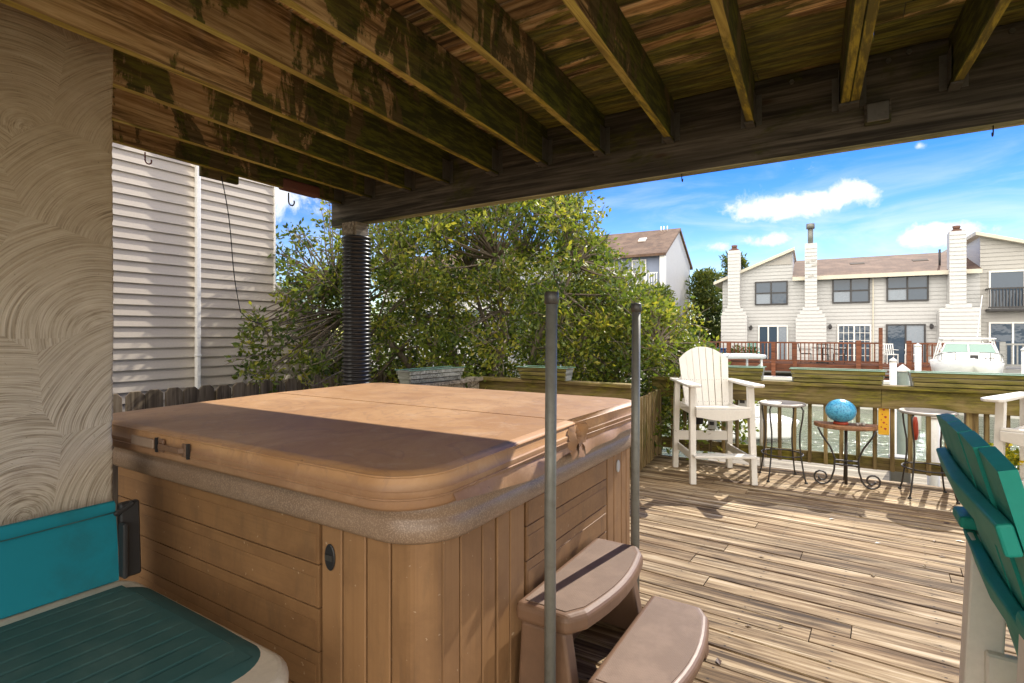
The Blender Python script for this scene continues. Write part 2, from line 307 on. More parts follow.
def treadmat():
    m, nt, b = mat('ribbed_step_tread'); v, _ = coords(nt, False)
    ck = node(nt, 'ShaderNodeTexChecker', {'Vector': v, 'Scale': 160.}).outputs['Fac']
    n1 = noise(nt, v, 5., 6, .65)
    c = mix(nt, sstep(nt, n1, .4, .7), (.175, .112, .074), (.24, .16, .11)); c = mix(nt, mth(nt, 'MULTIPLY', ck, .3), c, (.17, .12, .095))
    setc(nt, b, 'Base Color', c); setc(nt, b, 'Roughness', .75); bump(nt, b, ck, .4, .002); return m
M['tread'] = treadmat()
def fabric(name, col, dark, scale=420.):
    m, nt, b = mat(name); v, _ = coords(nt, False)
    wv = noise(nt, v, scale, 2, .5); n1 = noise(nt, v, 4., 6, .65, .3)
    c = mix(nt, sstep(nt, n1, .42, .75), col, dark); setc(nt, b, 'Base Color', c); setc(nt, b, 'Roughness', .85); bump(nt, b, mth(nt, 'ADD', mth(nt, 'MULTIPLY', wv, .2), noise(nt, v, 6., 3)), .3, .006); return m
M['sling'] = fabric('teal_canvas', (.0, .19, .25), (.004, .14, .18))
M['cushion'] = fabric('dark_teal_vinyl', (.022, .085, .085), (.05, .115, .11), 300)
def leafmat(name, stops, trans=.35):
    m, nt, b = mat(name); at = node(nt, 'ShaderNodeAttribute', attribute_name='rnd').outputs['Fac']
    c = ramp(nt, at, stops); setc(nt, b, 'Base Color', c); setc(nt, b, 'Roughness', .42); b.inputs['Specular IOR Level'].default_value = .4
    tr = node(nt, 'ShaderNodeBsdfTranslucent', {'Color': mix(nt, 1., c, (1.5, 1.5, .8), 'MULTIPLY')})
    ms = node(nt, 'ShaderNodeMixShader', {0: trans, 1: b.outputs[0], 2: tr.outputs[0]})
    nt.links.new(ms.outputs[0], nt.nodes['Material Output'].inputs[0]); return m
M['leaf'] = leafmat('bayberry_leaves', [(0., (.035, .065, .013)), (.4, (.095, .14, .022)), (.75, (.20, .235, .032)), (1., (.34, .31, .045))], .45)
M['needle'] = leafmat('pine_needles', [(0., (.03, .055, .012)), (.6, (.08, .11, .018)), (1., (.16, .16, .02))], .3)
M['dead_leaf'] = leafmat('dry_leaves', [(0., (.06, .03, .012)), (.6, (.16, .09, .035)), (1., (.24, .17, .06))], .1)
M['petal'] = leafmat('yellow_flowers', [(0., (.10, .16, .012)), (.45, (.30, .32, .015)), (.8, (.62, .50, .012)), (1., (.70, .52, .02))], .3)
def watermat():
    m, nt, b = mat('canal_water'); v, _ = coords(nt, False)
    n1 = noise(nt, scaled(nt, v, (2.2, 3.4, 1.)), 1., 5, .6, .8); n2 = noise(nt, scaled(nt, v, (.5, .8, 1.)), 1., 3, .5)
    setc(nt, b, 'Base Color', mix(nt, n2, (.045, .075, .04), (.085, .115, .06))); setc(nt, b, 'Roughness', .07); b.inputs['IOR'].default_value = 1.33
    bump(nt, b, mth(nt, 'ADD', n1, mth(nt, 'MULTIPLY', n2, .8)), .38, .16); return m
M['water'] = watermat()
def groundmat():
    m, nt, b = mat('yard_soil'); v, _ = coords(nt, False)
    n1 = noise(nt, v, 1.4, 8, .7); c = mix(nt, sstep(nt, n1, .4, .65), (.09, .065, .04), (.10, .11, .04)); c = mix(nt, sstep(nt, noise(nt, v, 20., 4), .5, .7), c, (.2, .16, .10))
    setc(nt, b, 'Base Color', c); setc(nt, b, 'Roughness', .95); bump(nt, b, n1, .6, .05); return m
M['ground'] = groundmat()
def ballmat():
    m, nt, b = mat('blue_glass_ball'); v, _ = coords(nt, False)
    vo = node(nt, 'ShaderNodeTexVoronoi', {'Vector': v, 'Scale': 55.}).outputs['Distance']
    setc(nt, b, 'Base Color', mix(nt, sstep(nt, vo, .1, .6), (.02, .17, .36), (.09, .40, .62))); setc(nt, b, 'Roughness', .3); bump(nt, b, vo, .4, .004); return m
M['ball'] = ballmat()

# ------------------------------------------------------------------ mesh helpers
class MB:
    def __init__(s): s.v = []; s.f = []; s.r = []; s.sm = []; s.mi = []
    def add(s, vs, fs, r=None, smooth=False, mi=0):
        o = len(s.v); s.v += [tuple(p) for p in vs]
        r = random.random() if r is None else r
        for f in fs: s.f.append(tuple(o+i for i in f)); s.r.append(r); s.sm.append(smooth); s.mi.append(mi)
    def box(s, c, d, rot=None, r=None, mi=0, taper=1.):
        x, y, z = (k/2 for k in d); vs = []
        for sz in (-1, 1):
            t = taper if sz > 0 else 1.
            for sx, sy in ((-1, -1), (1, -1), (1, 1), (-1, 1)):
                p = Vector((sx*x*t, sy*y*t, sz*z)); p = rot @ p if rot is not None else p; vs.append(p+Vector(c))
        s.add(vs, ((3, 2, 1, 0), (4, 5, 6, 7), (0, 1, 5, 4), (1, 2, 6, 5), (2, 3, 7, 6), (3, 0, 4, 7)), r, False, mi); return s
    def span(s, x0, x1, y0, y1, z0, z1, r=None, mi=0):
        return s.box(((x0+x1)/2, (y0+y1)/2, (z0+z1)/2), (x1-x0, y1-y0, z1-z0), None, r, mi)
    def bar(s, p0, p1, wd, h, up=(0, 0, 1), r=None, mi=0):
        p0, p1 = Vector(p0), Vector(p1); d = p1-p0; L = d.length; d.normalize(); up = Vector(up)
        if abs(d.dot(up)) > .98: up = Vector((0, 1, 0))
        sx = d.cross(up).normalized(); uz = sx.cross(d)
        m = Matrix((sx, d, uz)).transposed(); return s.box((p0+p1)/2, (wd, L, h), m, r, mi)
    def tube(s, pts, rad, n=8, cap=True, r=None, mi=0):
        pts = [Vector(p) for p in pts]; k = len(pts); rad = rad if hasattr(rad, '__len__') else [rad]*k
        vs = []; prev = None
        for i, p in enumerate(pts):
            d = (pts[min(i+1, k-1)]-pts[max(i-1, 0)]).normalized()
            if prev is None:
                a = Vector((0, 0, 1)) if abs(d.z) < .9 else Vector((1, 0, 0)); u = d.cross(a).normalized()
            else: u = (prev-d*prev.dot(d)).normalized()
            prev = u; v2 = d.cross(u)
            for j in range(n):
                t = 2*math.pi*j/n; vs.append(p+(u*math.cos(t)+v2*math.sin(t))*rad[i])
        fs = [(i*n+j, i*n+(j+1) % n, (i+1)*n+(j+1) % n, (i+1)*n+j) for i in range(k-1) for j in range(n)]
        r = random.random() if r is None else r
        s.add(vs, fs, r, True, mi)
        if cap:
            o = len(s.v)-k*n
            s.f += [tuple(o+j for j in reversed(range(n))), tuple(o+(k-1)*n+j for j in range(n))]; s.r += [r, r]; s.sm += [False, False]; s.mi += [mi, mi]
        return s
    def lathe(s, prof, n=16, c=(0, 0, 0), r=None, mi=0, sx=1., sy=1.):
        vs = []; k = len(prof)
        for (q, z) in prof:
            for j in range(n):
                t = 2*math.pi*j/n; vs.append((c[0]+sx*q*math.cos(t), c[1]+sy*q*math.sin(t), c[2]+z))
        fs = [(i*n+j, i*n+(j+1) % n, (i+1)*n+(j+1) % n, (i+1)*n+j) for i in range(k-1) for j in range(n)]
        r = random.random() if r is None else r
        s.add(vs, fs, r, True, mi); o = len(s.v)-k*n
        s.f += [tuple(o+j for j in reversed(range(n))), tuple(o+(k-1)*n+j for j in range(n))]; s.r += [r, r]; s.sm += [False, False]; s.mi += [mi, mi]
        return s
    def prism(s, poly, t0, t1, f, r=None, mi=0):
        """poly in a plane, extruded from t0 to t1; f(a, b, t) gives the 3D point"""
        n = len(poly); vs = [f(a, b, t0) for a, b in poly]+[f(a, b, t1) for a, b in poly]
        fs = [tuple(reversed(range(n))), tuple(range(n, 2*n))]+[(i, (i+1) % n, n+(i+1) % n, n+i) for i in range(n)]
        s.add(vs, fs, r, False, mi); return s
    def mesh(s, name):
        me = bpy.data.meshes.new(name); me.from_pydata(s.v, [], s.f)
        a = me.attributes.new('rnd', 'FLOAT', 'FACE'); a.data.foreach_set('value', np.array(s.r, dtype=np.float32))
        me.polygons.foreach_set('use_smooth', np.array(s.sm, dtype=bool)); me.polygons.foreach_set('material_index', np.array(s.mi, dtype=np.int32))
        bm = bmesh.new(); bm.from_mesh(me); bmesh.ops.recalc_face_normals(bm, faces=bm.faces); bm.to_mesh(me); bm.free()
        return me
    def build(s, name, m, parent=None, bevel=0., seg=1, smooth=False):
        me = s.mesh(name)
        for k in (m if isinstance(m, (list, tuple)) else [m]): me.materials.append(M[k])
        return link(name, me, parent, bevel, seg, smooth)
def link(name, me, parent=None, bevel=0., seg=1, smooth=False):
    o = bpy.data.objects.new(name, me); COL.objects.link(o); o.parent = parent
    if smooth: me.polygons.foreach_set('use_smooth', [True]*len(me.polygons))
    if bevel:
        b = o.modifiers.new('bevel', 'BEVEL'); b.width = bevel; b.segments = seg; b.limit_method = 'ANGLE'; b.angle_limit = R(35)
        if seg > 1: b.harden_normals = False
    return o
def tag(o, label, cat, group=None):
    o['label'] = label; o['category'] = cat
    if group: o['group'] = group
    return o
def thing(name, label, cat, loc=(0, 0, 0), rz=0., group=None):
    o = bpy.data.objects.new(name, None); COL.objects.link(o); o.location = loc; o.rotation_euler = (0, 0, rz); o.empty_display_size = .1
    return tag(o, label, cat, group)
def struct(o): o['kind'] = 'structure'; return o
def dup(o, label=None, loc=None, rz=None, parent=None):
    c = o.copy(); COL.objects.link(c)
    if parent is not None: c.parent = parent
    for ch in list(o.children): dup(ch, parent=c)
    if label: c['label'] = label
    if loc is not None: c.location = loc
    if rz is not None: c.rotation_euler = (0, 0, rz)
    return c
def rrect(x0, x1, y0, y1, rad, n=6, corners=(1, 1, 1, 1)):
    pts = []
    for (cx, cy, a0), on in zip(((x1-rad, y1-rad, 0), (x0+rad, y1-rad, 90), (x0+rad, y0+rad, 180), (x1-rad, y0+rad, 270)), corners):
        if not on:
            pts.append((x1 if a0 in (0, 270) else x0, y1 if a0 in (0, 90) else y0)); continue
        for i in range(n+1):
            t = R(a0+90*i/n); pts.append((cx+rad*math.cos(t), cy+rad*math.sin(t)))
    return pts
UP = lambda a, b, t: (a, b, t)

# ------------------------------------------------------------------ setting: ground, canal, decks
def sheet(name, x0, x1, y0, y1, z, m):
    b = MB(); b.add([(x0, y0, z), (x1, y0, z), (x1, y1, z), (x0, y1, z)], [(0, 1, 2, 3)], .5); return struct(b.build(name, m))
g = MB()
g.add([(-500, -400, -.5), (500, -400, -.5), (500, 7.0, -.5), (-500, 7.0, -.5)], [(0, 1, 2, 3)], .5)
g.add([(-500, 7.0, -.5), (500, 7.0, -.5), (500, 7.0, -3), (-500, 7.0, -3)], [(0, 1, 2, 3)], .5)
g.add([(-500, 7.0, -3), (500, 7.0, -3), (500, 26.9, -3), (-500, 26.9, -3)], [(0, 1, 2, 3)], .5)
g.add([(-500, 26.9, -3), (500, 26.9, -3), (500, 26.9, -.72), (-500, 26.9, -.72)], [(0, 1, 2, 3)], .5)
g.add([(-500, 26.9, -.72), (500, 26.9, -.72), (500, 1500, -.72), (-500, 1500, -.72)], [(0, 1, 2, 3)], .5)
struct(g.build('ground', 'ground'))
sheet('water', -400, 400, 7.0, 26.9, -1.7, 'water')
b = MB()
b.span(-60, 60, 26.55, 26.9, -3, -.62); b.span(-60, 60, 26.4, 27.0, -.62, -.5)
tag(b.build('bulkhead', 'vinyl_bulkhead'), 'pale bulkhead along the far bank of the canal below the red deck', 'bulkhead')
b = MB()
for i in range(26):
    y = 6.75+i*.145
    if y < 10.4: b.span(-1.9, 4.6, y, y+.138, -.62, -.58)
struct(b.build('dock', 'dock'))

def clip(bm, co, no):
    ge = bm.verts[:]+bm.edges[:]+bm.faces[:]; bmesh.ops.bisect_plane(bm, geom=ge, plane_co=co, plane_no=no, clear_outer=True)
    ed = [e for e in bm.edges if e.is_boundary]
    if ed: bmesh.ops.holes_fill(bm, edges=ed, sides=0)
def deck_floor():
    """weathered boards, laid 3 degrees off the railing, with staggered butt joints"""
    rot = Matrix.Rotation(R(-3.0), 3, 'Z'); whole = MB(); wd, gap, th = .136, .0085, .035
    rng = random.Random(3)
    regions = ((-2.02, 4.2, 3.0, 6.43, 1.9), (-3.8, 4.2, -2.2, 3.0, 0), (-3.8, -2.02, 3.0, 5.24, 0))
    for (x0, x1, y0, y1, tilt) in regions:
        mb = MB(); v = -3.2+.145*0
        k = 0
        while v < 7.4:
            r2 = random.Random(k*31+5); u = -6.+r2.uniform(0, 2.6)
            while u < 6.5:
                L = r2.choice((2.4, 3.0, 3.6, 4.2)); dz = r2.uniform(-.0022, .0018); tw = r2.uniform(-.0018, .0018); rr = r2.random()
                vs = []
                e = .004
                for uu in (u+.002, u+L-.003):
                    for (a, z) in ((0, -th), (wd, -th), (wd, -e), (wd-e, 0), (e, 0), (0, -e)):
                        p = rot @ Vector((uu, v+a, 0)); vs.append((p.x, p.y, z+dz+tw*(a/wd*2-1)*(1 if z > -.02 else 0)))
                fs = [(5, 4, 3, 2, 1, 0), (6, 7, 8, 9, 10, 11)]+[(i, (i+1) % 6, 6+(i+1) % 6, 6+i) for i in range(6)]
                c = rot @ Vector((u+L/2, v, 0))
                if c.x+L/2 > x0-.2 and c.x-L/2 < x1+.2 and y0-.4 < c.y+.2 and c.y-.2 < y1+.4: mb.add(vs, fs, rr)
                u += L
            v += wd+gap; k += 1
        me = mb.mesh('t'); bm = bmesh.new(); bm.from_mesh(me)
        clip(bm, (x0, 0, 0), (-1, 0, 0)); clip(bm, (x1, 0, 0), (1, 0, 0)); clip(bm, (0, y0, 0), (0, -1, 0))
        t = R(tilt); clip(bm, (-.4, y1 if tilt == 0 else 6.41, 0), (-math.sin(t), math.cos(t), 0))
        bm.to_mesh(me); bm.free()
        o = len(whole.v); vals = np.zeros(len(me.polygons), dtype=np.float32); me.attributes['rnd'].data.foreach_get('value', vals)
        whole.v += [tuple(q.co) for q in me.vertices]
        for pi, p in enumerate(me.polygons): whole.f.append(tuple(o+i for i in p.vertices)); whole.r.append(float(vals[pi])); whole.sm.append(False); whole.mi.append(0)
    o = struct(whole.build('deck_floor', 'deck')); o.rotation_euler = (0, 0, 0)
    return o
deck_floor()
b = MB()
for y in np.arange(-2, 6.3, .41): b.span(-3.8 if y < 5.1 else -2.0, 4.2, y, y+.04, -.26, -.042)
b.span(-2.0, 4.2, 6.30, 6.34, -.26, -.042)
struct(b.build('deck_substructure', 'fence'))

# ------------------------------------------------------------------ the upper deck overhead
t = thing('upper_deck', 'raised timber deck overhead with mossy joists hung from a dark beam', 'deck', (0, 0, 0))
JX = [1.27, .84, .418, -.015, -.449, -.89, -1.326, -1.735, -2.135, -2.579, -2.96, -3.405, -3.78]
b = MB(); v = -1.2
while v < 3.40:
    r2 = random.Random(int(v*1000)); u = -3.9+r2.uniform(0, 1.5); u0 = -3.9
    while u0 < 4.2:
        u1 = min(u, 4.2); b.span(u0, u1-.003, v, v+.137, 2.832, 2.868); u0 = u1; u += r2.choice((2.4, 3.0, 3.6))
    v += .1475
b.build('decking', 'under', t)
def joist(x, w2=.019):
    b = MB(); b.span(x-w2, x+w2, -1.2, 3.20, 2.583, 2.828, None, 0)
    sk = lambda mb: setattr(mb, 'v', [(q[0]-.052*(q[1]-3.2), q[1], q[2]) for q in mb.v])
    sk(b)
    b.mi[0] = 1                                     # the underside carries the yellow lichen
    o = b.build('joist', ['joist', 'joist_edge'], t, .003)
    h = MB(); s = w2+.0025
    h.span(x-s-.002, x-s, 3.10, 3.203, 2.60, 2.75); h.span(x+s, x+s+.002, 3.10, 3.203, 2.60, 2.75); h.span(x-s-.002, x+s+.002, 3.10, 3.203, 2.577, 2.580)
    h.span(x-s-.032, x-s-.002, 3.2005, 3.2035, 2.585, 2.75); h.span(x+s+.002, x+s+.032, 3.2005, 3.2035, 2.585, 2.75)
    h.span(x-s, x+s, 3.105, 3.20, 2.5735, 2.5765)
    h.build('joist_hanger', 'hanger', o)
for x in JX:
    joist(x)
    if abs(x+.015) < .01: joist(x+.041)
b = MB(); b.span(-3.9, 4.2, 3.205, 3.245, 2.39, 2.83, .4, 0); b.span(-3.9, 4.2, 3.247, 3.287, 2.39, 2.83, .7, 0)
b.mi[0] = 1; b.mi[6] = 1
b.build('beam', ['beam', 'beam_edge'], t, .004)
b = MB(); b.span(-3.9, 4.2, 3.291, 3.33, 2.58, 2.83); b.build('rim_board', 'rail', t, .003)
b = MB(); b.span(-3.845, -3.805, -1.2, 3.20, 2.605, 2.83, .4); b.v = [(q[0]-.052*(q[1]-3.2), q[1], q[2]) for q in b.v]; b.build('rim_board', 'joist', t, .003)
b = MB()
for x in (.15, .24): b.lathe([(.0, -.008), (.016, -.006), (.016, 0)], 8, (0, 0, 0)); 
bo = MB()
for x, z in ((.17, 2.78), (.25, 2.80), (.62, 2.79), (-.25, 2.78)):
    bo.tube([(x, 3.19, z), (x, 3.204, z)], .012, 6)
bo.build('bolt', 'hanger', t)
# things fixed under the deck
q = thing('junction_box', 'square metal electrical box on the beam beside the doubled joist', 'junction box', (.125, 3.20, 2.53))
b = MB(); b.span(-.055, .055, -.03, 0, -.055, .055); b.build('body', 'beam', q, .006)
b = MB(); b.span(-.045, .045, -.037, -.0305, -.045, .045); b.build('cover_plate', 'hanger', q, .004)
def hook(loc, label, m='iron', k=1., g=None):
    b = MB(); pts = [(0, 0, 0), (0, 0, -.03)]+[(0, .012-.012*math.cos(a), -.03-.014*math.sin(a)) for a in np.linspace(0, 3.6, 7)]
    b.tube([(x*k, y*k, z*k) for x, y, z in pts], .0028*k, 6); o = b.build('hook', m); o.location = loc; return tag(o, label, 'hook', g)
hook((-.83, 3.22, 2.39), 'small iron hook under the beam left of the clouds')
hook((.56, 3.22, 2.39), 'tiny iron hook under the beam at the far right')
hook((-3.79, 1.66, 2.60), 'rusty red hook hanging by the stucco wall above the siding', 'rust', 1.6)
hook((-3.79, 2.0, 2.66), 'dark hook above the white downpipe', 'iron', 1.3)
hook((-3.77, 2.68, 2.565), 'long thin hook hanging below the dull red fixture', 'iron', 2.2)
b = MB(); b.span(-3.802, -3.77, 2.0, 2.27, 2.535, 2.68); tag(b.build('timber_stub', 'joist', None, .003), 'short broken board nailed under the outer deck rim near the cable', 'board')
b = MB(); b.span(-3.80, -3.72, 2.60, 2.95, 2.575, 2.665); o = b.build('wall_fixture', 'dullred', None, .02, 3); tag(o, 'dull red box tucked under the outer rim above the shrub', 'fixture')
b = MB(); b.tube([(-3.755+.002*i, 2.13+.011*i+.012*math.sin(i*.5), 2.56-.08*i) for i in range(13)]+[(-3.71, 2.32, 1.54), (-3.68, 2.38, 1.52)], .0035, 5)
tag(b.build('hanging_cable', 'blackmat'), 'thin black cable dangling in front of the cream siding', 'cable')
# corrugated post
t = thing('deck_post', 'deck post wrapped in black corrugated drainpipe behind the hot tub', 'post', (-3.56, 3.19, 0))
b = MB(); b.span(-.07, .07, -.07, .07, 0, 2.386); b.build('timber_core', 'plank_grey', t, .004)
prof = [(.085, 0)]
z = 0
while z < 2.27:
    prof += [(.104, z+.003), (.121, z+.010), (.121, z+.021), (.104, z+.028)]; z += .0325
b = MB(); b.lathe(prof+[(.085, z)], 28); b.build('corrugated_sleeve', 'black', t)
b = MB(); b.span(-.085, .05, -.083, -.073, 2.28, 2.385); b.build('bracket', 'plank_grey', t)

# ------------------------------------------------------------------ stucco pier
t = thing('home_wall', 'stucco house wall with swirling trowel marks behind the teal seat', 'wall', (0, 0, 0))
b = MB(); zs = np.arange(-.5, 2.83, .016); rg = random.Random(4); vs = []
for z in zs:      # crumbling arris
    j = rg.uniform(-.0015, .0015)+.002*math.sin(z*5)+.001*math.sin(z*23); k2 = rg.uniform(.008, .02)
    vs += [(-3.02, 1.04+j, z), (-2.65-k2*.5, 1.04+j, z), (-2.65-k2*.15, 1.04+j-k2*.45, z), (-2.65, 1.04+j-k2*1.4, z), (-2.65+rg.uniform(-.001, .001), .98, z), (-2.65, -2.9, z)]
n = len(zs); b.add(vs, [(6*i+j, 6*i+j+1, 6*i+j+7, 6*i+j+6) for i in range(n-1) for j in range(5)], .5); b.span(-3.015, -2.66, -2.895, 1.0, -.5, 2.825, .5)
b.build('stucco_pier', 'stucco', t)
b = MB(); b.span(-2.648, -1.5, -2.8, -2.0, -.5, 5.6, .5); b.build('unseen_back_wall', 'white', t)  # unseen wall stub behind the camera, added and trimmed to steer the light

# ------------------------------------------------------------------ neighbour's house with lap siding, downpipe, picket fence
t = thing('neighbour_house', 'cream vinyl sided house wall left of the shrub', 'house', (-5.9, 0, 0))
def ytop(z):   # how far the wall runs at height z
    if z >= 2.0: return 3.98
    return min(6.2, 3.98+(2.03-z)/.735)
b = MB(); z = -.5; ex = .106
while z < 5.0:
    ya, yb = ytop(z), ytop(z+ex)
    b.add([(0.022, -3, z), (.022, ya, z), (.002, yb, z+ex), (.002, -3, z+ex)], [(0, 1, 2, 3)], None)
    b.add([(0.022, -3, z), (.022, ya, z), (.004, ya, z+.006), (.004, -3, z+.006)], [(3, 2, 1, 0)], None)
    z += ex
b.span(-8, -.004, -3, 3.97, -.5, 5.0)
b.prism([(3.97, -.5), (3.97, 2.0), (6.0, .55), (6.0, -.5)], -8, -.004, lambda a, c, q: (q, a, c))
b.build('wall', 'siding', t)
b = MB(); b.span(-.02, .03, 3.98, 4.0, 1.95, 5.0); b.bar((.02, 3.98, 2.05), (.02, 6.25, .41), .05, .03); b.build('corner_trim', 'white', t, .004)
b = MB(); b.prism([(-3.4, 5.0), (4.4, 5.0), (4.4, 5.12), (-3.4, 5.12)], -8.4, .35, lambda a, c, q: (q, a, c)); b.build('roof', 'roof', t)
b = MB(); b.bar((-4.1, 3.98, 2.04), (-4.1, 6.35, .33), 8.0, .02); b.build('lean_to_roof', 'greyplastic', t)
b = MB(); b.span(.03, .085, 3.04, 3.085, -.4, 4.6); b.span(.026, .09, 3.035, 3.09, 1.20, 1.225); b.build('downpipe', 'white', t, .01, 2)
t = thing('picket_fence', 'weathered dog eared picket fence below the cream siding', 'fence', (-5.0, 0, 0))
b = MB()
def picket(b, x, y, z0, z1, w=.138, th=.018):
    h = w/2; c = .035; tl = random.uniform(-.012, .012)
    b.prism([(-h, z0), (h, z0), (h, z1-c), (h-c, z1), (-h+c, z1), (-h, z1-c)], x, x+th, lambda a, q, tt: (tt, y+a+tl*(q-z0), q))
y = -1.; n = 0
pk = []
while y < 6.4:
    bb = MB(); picket(bb, 0, y, -.5, .965+random.uniform(-.015, .015)); bb.build('picket', 'fence', t, .003); y += .148
b = MB(); b.span(-.06, -.02, -1.1, 6.5, .55, .64); b.span(-.06, -.02, -1.1, 6.5, -.2, -.11); b.build('stringer', 'fence', t)
for y in (0.4, 2.8, 5.2):
    b = MB(); b.span(-.15, -.062, y, y+.09, -.6, .9); b.build('post', 'fence', t)
t2 = thing('low_picket_fence', 'shorter row of rounded pickets just in front of the tall picket fence', 'fence', (-4.55, 0, 0))
y = 2.6
while y < 5.0:
    bb = MB(); picket(bb, 0, y, -.5, .80+random.uniform(-.015, .015), .125); bb.build('picket', 'plank_grey', t2, .003); y += .14
b = MB(); b.span(-.05, -.002, 2.5, 5.1, .45, .53); b.build('stringer', 'plank_grey', t2)

# ------------------------------------------------------------------ railings
def railing(loc, rz, L, label, posts, cap=True, x0=0.):
    t = thing('deck_railing', label, 'railing', loc, rz)
    b = MB(); x = x0
    while x < L:
        x1 = min(x+2.25, L); b.span(x+.001, x1-.001, 0, .038, .715, .898); x = x1
    b.build('fascia_board', 'rail', t, .004)
    b = MB(); b.span(x0, L, -.03, .125, .90, .938); b.build('cap_rail', 'rail', t, .005)
    b = MB(); b.span(x0, L, .085, .122, .095, .215); b.build('bottom_rail', 'rail', t, .004)
    for p in posts:
        b = MB(); b.span(p, p+.09, .04, .13, -.3, .899); b.build('post', 'baluster', t, .004)
    x = x0+.07
    while x < L-.04:
        if not any(p-.045 < x < p+.12 for p in posts):
            b = MB(); b.box((x+.018, .062, .48+random.uniform(-.004, .004)), (.036, .036, .76), Matrix.Rotation(random.uniform(-.008, .008), 3, 'Y')); b.build('baluster', 'baluster', t, .003)
        x += .141
    return t
railing((-1.97, 6.28, 0), R(1.9), 5.6, 'long mossy deck railing across the water side behind the stools', (0, 2.9, 4.6))
railing((-3.68, 5.13, 0), R(.6), 1.86, 'mossy railing behind the hot tub under the shrub', (0, 1.74))
def side_rail():
    t = thing('slat_railing', 'short railing of upright green slats between tub and white chair', 'railing', (-1.76, 5.12, 0), R(4.2))
    y = 0
    while y < 1.14:
        b = MB(); b.span(-.018, .0, y, y+.062, .06, .80+random.uniform(-.006, .006)); b.build('slat', 'baluster', t, .003); y += .108
    b = MB(); b.span(-.058, -.02, -.02, 1.17, .66, .75); b.span(-.058, -.02, -.02, 1.17, .12, .21); b.build('stringer', 'rail', t, .003)
side_rail()
t = thing('deck_railing', 'grey weathered railing running along the left deck edge by the black post', 'railing', (-3.66, 5.12, 0), R(-90))
b = MB(); b.span(0, 1.62, -.09, .08, .90, .938); b.build('cap_rail', 'plank_grey', t, .005)
b = MB(); b.span(0, 1.62, -.03, .01, .71, .898); b.build('fascia_board', 'plank_grey', t, .004)
for p in (.75, 1.50):
    b = MB(); b.span(p, p+.09, -.13, -.04, -.3, .899); b.build('post', 'baluster', t)
x = .08
while x < 1.45:
    b = MB(); b.span(x, x+.036, -.075, -.04, .1, .86); b.build('baluster', 'baluster', t); x += .28

# planter boxes on the caps
def planter(label, loc, rz, L=.80, m='planter', cat='planter box'):
    t = thing('planter_box', label, cat, loc, rz, 'slatted planter boxes on the railing')
    b = MB()
    for i in range(3):
        z0 = .006+i*.053; e = .012*(i-2)+.0
        for s in (-1, 1):
            y = s*(.075+.012*i)
            b.box((0, y, z0+.0225), (L-.03+2*e, .016, .044), Matrix.Rotation(-s*.14, 3, 'X'))
    b.build('side_slats', m, t, .003); t.scale = (1, 1, .84)
    for s in (-1, 1):
        b = MB(); b.prism([(-.062, 0), (.062, 0), (.094, .158), (-.094, .158)], s*(L/2-.034), s*(L/2-.014), lambda a, c, q: (q+s*.16*(c-.158)*.6, a, c)); b.build('end_board', 'planter_grey' if m == 'planter' else m, t, .003)
    b = MB()
    for s in (-1, 1): b.span(-L/2, L/2, s*.105-.016, s*.105+.016, .160, .168)
    b.build('rim', 'planter_rim', t, .003)
    b = MB(); b.span(-L/2+.05, L/2-.05, -.062, .062, .004, .125); b.build('soil', 'soil', t)
    return t
ry = lambda x: 6.33+(x+1.97)*.0332
planter('mossy planter box on the railing, half hidden behind the white chair back', (-1.15, ry(-1.15), .941), R(1.9), .80)
planter('mossy planter box on the railing in the middle of the long rail', (-.10, ry(-.10), .941), R(1.9), .84)
planter('mossy planter box on the railing in front of the white boat', (.98, ry(.98), .941), R(1.9), .98)
planter('green rimmed planter box on the rail behind the hot tub, under the shrub', (-2.80, 5.17, .941), R(.6), .62)
planter('pale grey planter box at the rail corner next to the black post', (-3.70, 4.33, .941), R(84), .80, 'planter_grey')

# ------------------------------------------------------------------ hot tub
t = thing('hot_tub', 'brown hot tub with folding tan cover', 'hot tub', (0, 0, 0))
b = MB(); b.prism(rrect(-3.28, -1.155, 1.315, 3.185, .08), .02, .80, UP); b.build('cabinet', 'tubv', t, .004)
b = MB(); z = .74
for zz in (.757, .597, .437, .277, .117):
    b.span(-3.24, -1.64, 1.292, 1.314, zz-.155, zz); b.span(-3.225, -1.655, 1.289, 1.2915, zz-.148, zz-.045)
b.build('front_panel', 'tub', t, .005, 2)
b = MB()
for x0, x1 in ((-1.625, -1.52), (-1.512, -1.40), (-1.392, -1.285), (-1.277, -1.20)): b.span(x0, x1, 1.292, 1.314, .03, .79)
b.build('corner_panel', 'tubv', t, .004)
b = MB()
for y0, y1 in ((1.38, 1.47), (1.477, 1.60), (1.607, 1.69), (1.705, 1.79), (1.797, 1.905)): b.span(-1.154, -1.130, y0, y1, .03, .79)
b.build('corner_panel', 'tubv', t, .004)
b = MB(); b.prism(rrect(-1.24, -1.128, 1.290, 1.372, .08, 8, (0, 0, 0, 1)), .03, .79, UP); b.build('corner_post', 'tubv', t, .003)
b = MB()
for zz in (.787, .642, .497, .352, .207): b.span(-1.154, -1.132, 1.925, 2.80, zz-.141, zz); b.span(-1.1325, -1.1295, 1.935, 2.79, zz-.134, zz-.04)
b.build('side_panel', 'tub', t, .005, 2)
b = MB()
for y0, y1 in ((2.815, 2.90), (2.91, 3.02), (3.03, 3.10), (3.11, 3.17)): b.span(-1.154, -1.130, y0, y1, .03, .79)
b.build('corner_panel', 'tubv', t, .004)
b = MB(); b.prism([(.036*math.cos(a), .06*math.sin(a)) for a in np.linspace(0, 2*math.pi, 20, False)], 1.284, 1.2918, lambda a, c, q: (-1.575+a*.75, q, .645+c*.8)); vent = b.build('vent', 'blackmat', t, .003)
